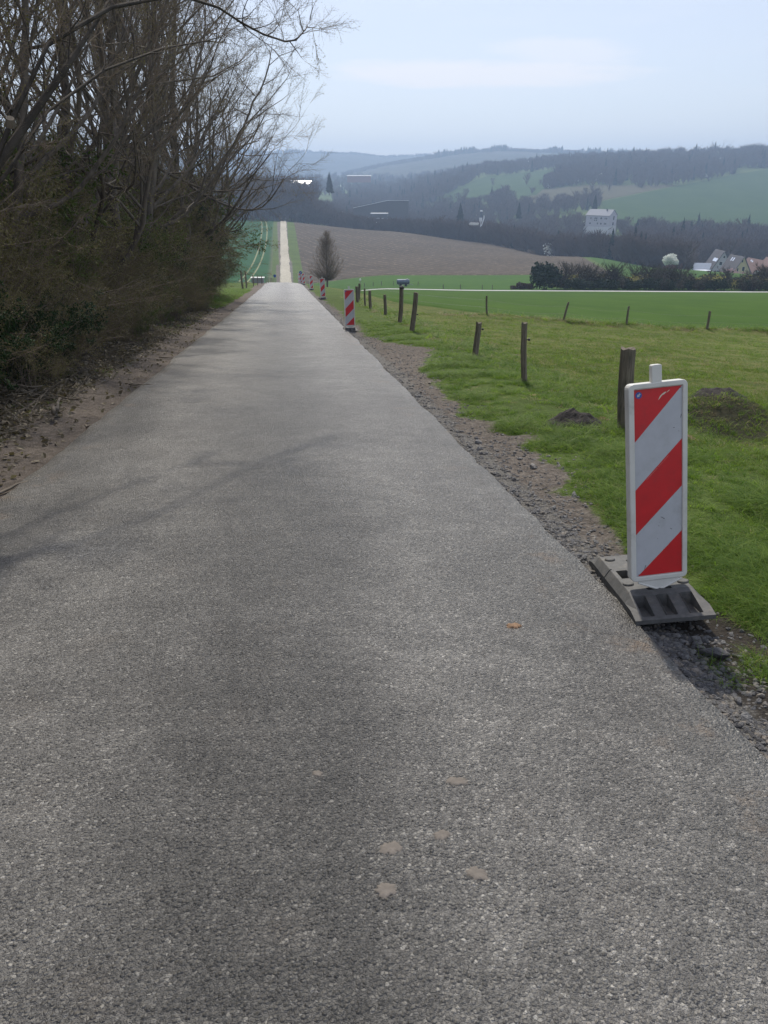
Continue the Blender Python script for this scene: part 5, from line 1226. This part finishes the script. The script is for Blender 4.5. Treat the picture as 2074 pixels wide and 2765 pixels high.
# local -x side faces the camera when the ridge runs left-right: rotate so that +y points left
wl = []
for v, z, w_, h_ in ((.78, 7.6, .7, 1.1), (.60, 7.5, .8, 1.2), (.53, 7.5, .8, 1.2), (.61, 6.4, .8, .7), (.54, 6.4, .8, .7), (.34, 7.6, 1.0, 1.2), (.17, 7.6, .6, 1.1), (.10, 7.6, .6, 1.1), (.82, 4.1, .5, 1.1), (.78, 4.1, .5, 1.1), (.48, 4.2, .6, 1.1), (.33, 4.1, 1.0, 1.1), (.18, 4.1, .7, 1.1), (.12, 4.1, .7, 1.1), (.80, .6, 1.6, 1.6), (.44, .2, 1.4, 1.9), (.18, .2, 1.6, 1.9)):
    wl.append(('s', v*Lh, z, w_, h_))
wl += [('g', 1., 7.0, 1.6, 3.0), ('g', .6, 3.6, 1.8, 2.0)]
def plinth(root): mb = MB(); mb.box((-Wh/2-.12, -.1, -2), (-Wh/2-.002, Lh+1.2, 2.4)); mb.box((-Wh/2, -.12, -2), (Wh/2, -.002, 2.9)); mb.build('plinth', MAT['wallwhite'], root)
house('pale_house', 'large pale three-storey house with a grey gabled roof on the far slope', (xh_+1.0, Yh, zb), R(48), Wh, Lh, 10.2, 14.0, MAT['wallgrey'], MAT['roofgrey'], wl, .5, (-1.6, 4.4, .7, 1.6), cat='house', extra=plinth)
# village
def vh(px, Y_, rowb): x = at(px, Y_); return (x, Y_, zfor(rowb, Y_))
house('gabled_house', 'grey house with a steep gable and white-edged roof, tallest of the village', vh(1947, 372, 754), R(-2), 8.2, 11, 5.2, 12.2, MAT['wallgrey'], MAT['roofdark'], (('g', -.9, 6.3, 1.2, 1.4), ('g', .2, 9.4, .7, .9), ('g', -1.6, 2.6, 1.4, 1.3)), .45, (1.5, 5, .5, 1.2), ((-1, 3.0, 8.3, 5, 1.6),))
house('gabled_house', 'yellow house with a steep dark roof and paired gable windows', vh(2001, 338, 762), R(3), 7.4, 12, 3.9, 10.0, MAT['wallyellow'], MAT['roofdark'], (('g', .4, 4.6, 1.0, 1.6), ('g', -.5, 8.0, .5, .9), ('g', -2.0, 4.4, .5, 1.3), ('g', .4, 1.6, 1.2, 1.3)), .4, (.6, 4, .5, 1.1), ((-1, 6.5, 8.5, .9, 1.6), (-1, 8.3, 8.5, .9, 1.6)))
house('gabled_house', 'white house with a brown tiled roof at the right edge of the village', vh(2052, 366, 758), R(4), 7.6, 13, 3.2, 8.8, MAT['wallwhite'], MAT['roofred'], (('g', -1.6, 2.6, 1.3, 1.7), ('g', 1.4, 3.1, 1.2, 1.6), ('g', .3, 6.2, .6, 1.1)), .4, None, ((-1, 7.0, 7.6, .9, .8), (-1, 8.6, 7.9, .9, .8)))
house('gabled_house', 'brown-roofed house cut off by the right edge of the photo', vh(2100, 352, 762), R(4), 8, 12, 4.4, 9.4, MAT['wallwhite'], MAT['roofred'], (('g', 0, 5.2, 1, 1.2),), .4)
house('low_house', 'low annex with a bright sheet roof left of the grey gabled house', vh(1915, 376, 744), R(75), 5, 7, 2.4, 5.4, MAT['wallgrey'], MAT['paleroof'], (('s', 3., .6, 1, 1),), .4)
house('small_house', 'small pinkish gabled house half hidden in trees left of the village', vh(1828, 330, 738), R(12), 5, 7, 3.4, 6.0, MAT['brick'], MAT['roofred'], (('g', 0, 1.5, .9, 1.2),), .3)
gx = vh(1897, 335, 757); ga = empty('garage', gx, R(8), 'low cream garage with flat white roof left of the grey gabled house', 'garage'); mb = MB()
mb.box((-4., 0, -2), (-2.3, 5, 3.3)); mb.box((3.0, 0, -2), (4., 5, 3.3)); mb.box((-2.3, .0, 2.6), (3.0, 5, 3.3)); mb.box((-2.3, 4.7, -2), (3., 5, 2.6)); mb.build('wall', MAT['wallyellow'], ga)
mb = MB(); mb.box((-4.3, -.5, 3.303), (4.3, 5.4, 3.75)); mb.build('roof', MAT['paleroof'], ga); mb = MB(); mb.box((-2.25, 1.2, -1.9), (2.95, 1.35, 2.5)); mb.build('door', MAT['glass'], ga)
# hall with a long pale sloping roof edge, low sheds in front
Yb = 640
hb = empty('industrial_hall', vh(1010, Yb, 606), 0, 'grey hall with a long pale bent roof edge behind the ploughed field', 'hall')
def loc_(px, row, Y_=Yb): x = at(px, Y_); return np.array([x-hb.location.x, 0, zfor(row, Y_)-hb.location.z])
q0, q1, q2 = loc_(955, 562), loc_(1045, 542), loc_(1102, 542)
for nm, a, b in (('roof', q0, q1), ('roof', q1, q2)):
    mb = MB(); V = [a+[0, -.5, 0], b+[0, -.5, 0], b+[0, 22, -1.2], a+[0, 22, -1.2]]; quad_prism(mb, V, (0, 0, 1), .35); mb.build(nm, MAT['paleroof'], hb)
mb = MB(); mb.add([tuple(q0+[0, 0, -.05]), tuple(q1+[0, 0, -.05]), tuple(q2+[0, 0, -.05]), (q2[0], 0, -6), (q0[0], 0, -6), tuple(q0+[0, 20, -1.4]), tuple(q1+[0, 20, -1.4]), tuple(q2+[0, 20, -1.4]), (q2[0], 20, -6), (q0[0], 20, -6)],
       [(4, 3, 2, 1, 0), (5, 6, 7, 8, 9), (2, 3, 8, 7), (5, 9, 4, 0)]); mb.build('wall', MAT['halldark'], hb)
for px, w_, row, hh, lb in ((1024, 44, 576, 3.5, 'long low shed with a pale roof under the hall roof, upper one'), (1014, 42, 589, 3.0, 'long low shed with a thin white roof line, lower one'), (1016, 22, 600, 2.5, 'short low shed with a pale roof, lowest of the three')):
    Y2 = 600 if row < 590 else 575; l_ = vh(px, Y2, row); s = empty('shed', (l_[0], Y2, l_[2]-hh), -.05 if row < 580 else 0, lb, 'shed', None); hw = w_/2080*Y2*.95/2
    mb = MB(); mb.box((-hw, 0, -4), (hw, 8, hh-.3)); mb.build('wall', MAT['halldark'], s); mb = MB(); mb.box((-hw-.3, -.3, hh-.297), (hw+.3, 8.3, hh)); mb.build('roof', MAT['paleroof'], s)
# barn whose metal roof mirrors the sun: slope towards the camera
Yb2 = 660; l_ = vh(808, Yb2, 497); hw = 34/2080*Yb2*.95; br = empty('barn', l_, 0, 'barn with a long glinting white metal roof above the dark wood', 'barn')
mb = MB(); mb.box((-hw+.4, .4, -8), (hw-.4, 13, -.1)); mb.build('wall', MAT['wallgrey'], br); mb = MB(); a_ = R(19.5); dl = 4.6
V = [(-hw, 0, 0), (hw, 0, 0), (hw, dl*math.cos(a_)*1.5, dl*math.sin(a_)*1.5), (-hw, dl*math.cos(a_)*1.5, dl*math.sin(a_)*1.5)]; quad_prism(mb, V, (0, -math.sin(a_), math.cos(a_)), .2)
mb.build('roof', MAT['metalroof'], br)
mb = MB(); V = [(-hw, dl*math.cos(a_)*1.5+.01, dl*math.sin(a_)*1.5), (hw, dl*math.cos(a_)*1.5+.01, dl*math.sin(a_)*1.5), (hw, 13.2, 0), (-hw, 13.2, 0)]; quad_prism(mb, V, (0, math.sin(a_), math.cos(a_)), .2); mb.build('roof', MAT['roofgrey'], br)
Yb3 = 1350; l_ = vh(970, Yb3, 482); hw = 31/2080*Yb3*.95; fb = empty('long_building', l_, 0, 'long low pinkish building with a white roof far down the valley', 'building')
mb = MB(); mb.box((-hw, 0, -6), (hw, 14, 3.6)); mb.build('wall', MAT['brick'], fb); mb = MB(); V = [(-hw-.5, -.5, 3.61), (hw+.5, -.5, 3.61), (hw+.5, 7, 4.4), (-hw-.5, 7, 4.4)]; quad_prism(mb, V, (0, -.2, 1), .4); mb.build('roof', MAT['wallwhite'], fb)
# silver filter plant: upright pipe, cyclone and bent duct
l_ = vh(1296, 470, 603); cy = empty('filter_plant', l_, 0, 'silver cyclone filter with upright pipe and bent duct above the valley wood', 'plant')
mb = MB(); mb.tube([(0, 0, 3.0), (0, 0, 6.2)], [.5, .5], 12); mb.build('pipe', MAT['zinc'], cy); mb = MB(); mb.tube([(0, 0, 6.2), (0, 0, 6.6), (0, 0, 7.0)], [.7, .8, .5], 12); mb.build('cowl', MAT['paleroof'], cy)
mb = MB(); mb.tube([(-.2, -.3, -2), (-.2, -.3, 0), (-.2, -.3, 1.4), (-.2, -.3, 3.0)], [.15, .2, .8, .8], 12); mb.build('cyclone', MAT['paleroof'], cy)
mb = MB(); mb.tube([(.2, 0, -1.5), (.9, 0, .4), (1.6, 0, 2.6), (1.6, 0, 4.2)], [.35, .35, .35, .35], 10); mb.build('duct', MAT['paleroof'], cy); mb = MB(); mb.box((-6.5, -.4, -1), (-1.2, 1.5, .2)); mb.build('shed_roof', MAT['metalroof'], cy)
# bits at the right edge: direction sign
l_ = vh(2069, 152.5, 797); sg = empty('road_sign', (l_[0], 149.6, tz(l_[0], 149.6, False)), 0, 'yellow sign above two round white discs at the right edge of the field', 'sign'); MAT['yellow'] = simple('yellow_sign', (.62, .42, .03), .5)
mb = MB(); mb.box((-.6, -.02, 1.0), (.6, .03, 1.55)); mb.build('yellow_board', MAT['yellow'], sg); mb = MB(); mb.tube([(0, .07, -.3), (0, .07, 1.5)], [.04, .04], 6); mb.build('pole', MAT['wire'], sg)
for z_ in (.72, .22):
    mb = MB(); mb.prism([(.2*math.cos(-k*2*math.pi/14), z_+.2*math.sin(-k*2*math.pi/14)) for k in range(14)], -.03, .02); mb.build('disc', MAT['white'], sg)

# ------------------------------------------------------------------ the air
hz = MB(); hz.box((-3300, -60, -75), (3300, 3560, 122)); hm = bpy.data.materials.new('haze_air'); hm.use_nodes = True; t = hm.node_tree; t.nodes.clear()
ho = N(t, 'ShaderNodeOutputMaterial'); pv = N(t, 'ShaderNodeVolumePrincipled'); pv.inputs['Density'].default_value = .00041; pv.inputs['Color'].default_value = (.50, .69, .98, 1); pv.inputs['Anisotropy'].default_value = .35
L(t, pv.outputs[0], ho.inputs['Volume']); ha = hz.build('haze', hm); ha['kind'] = 'stuff'
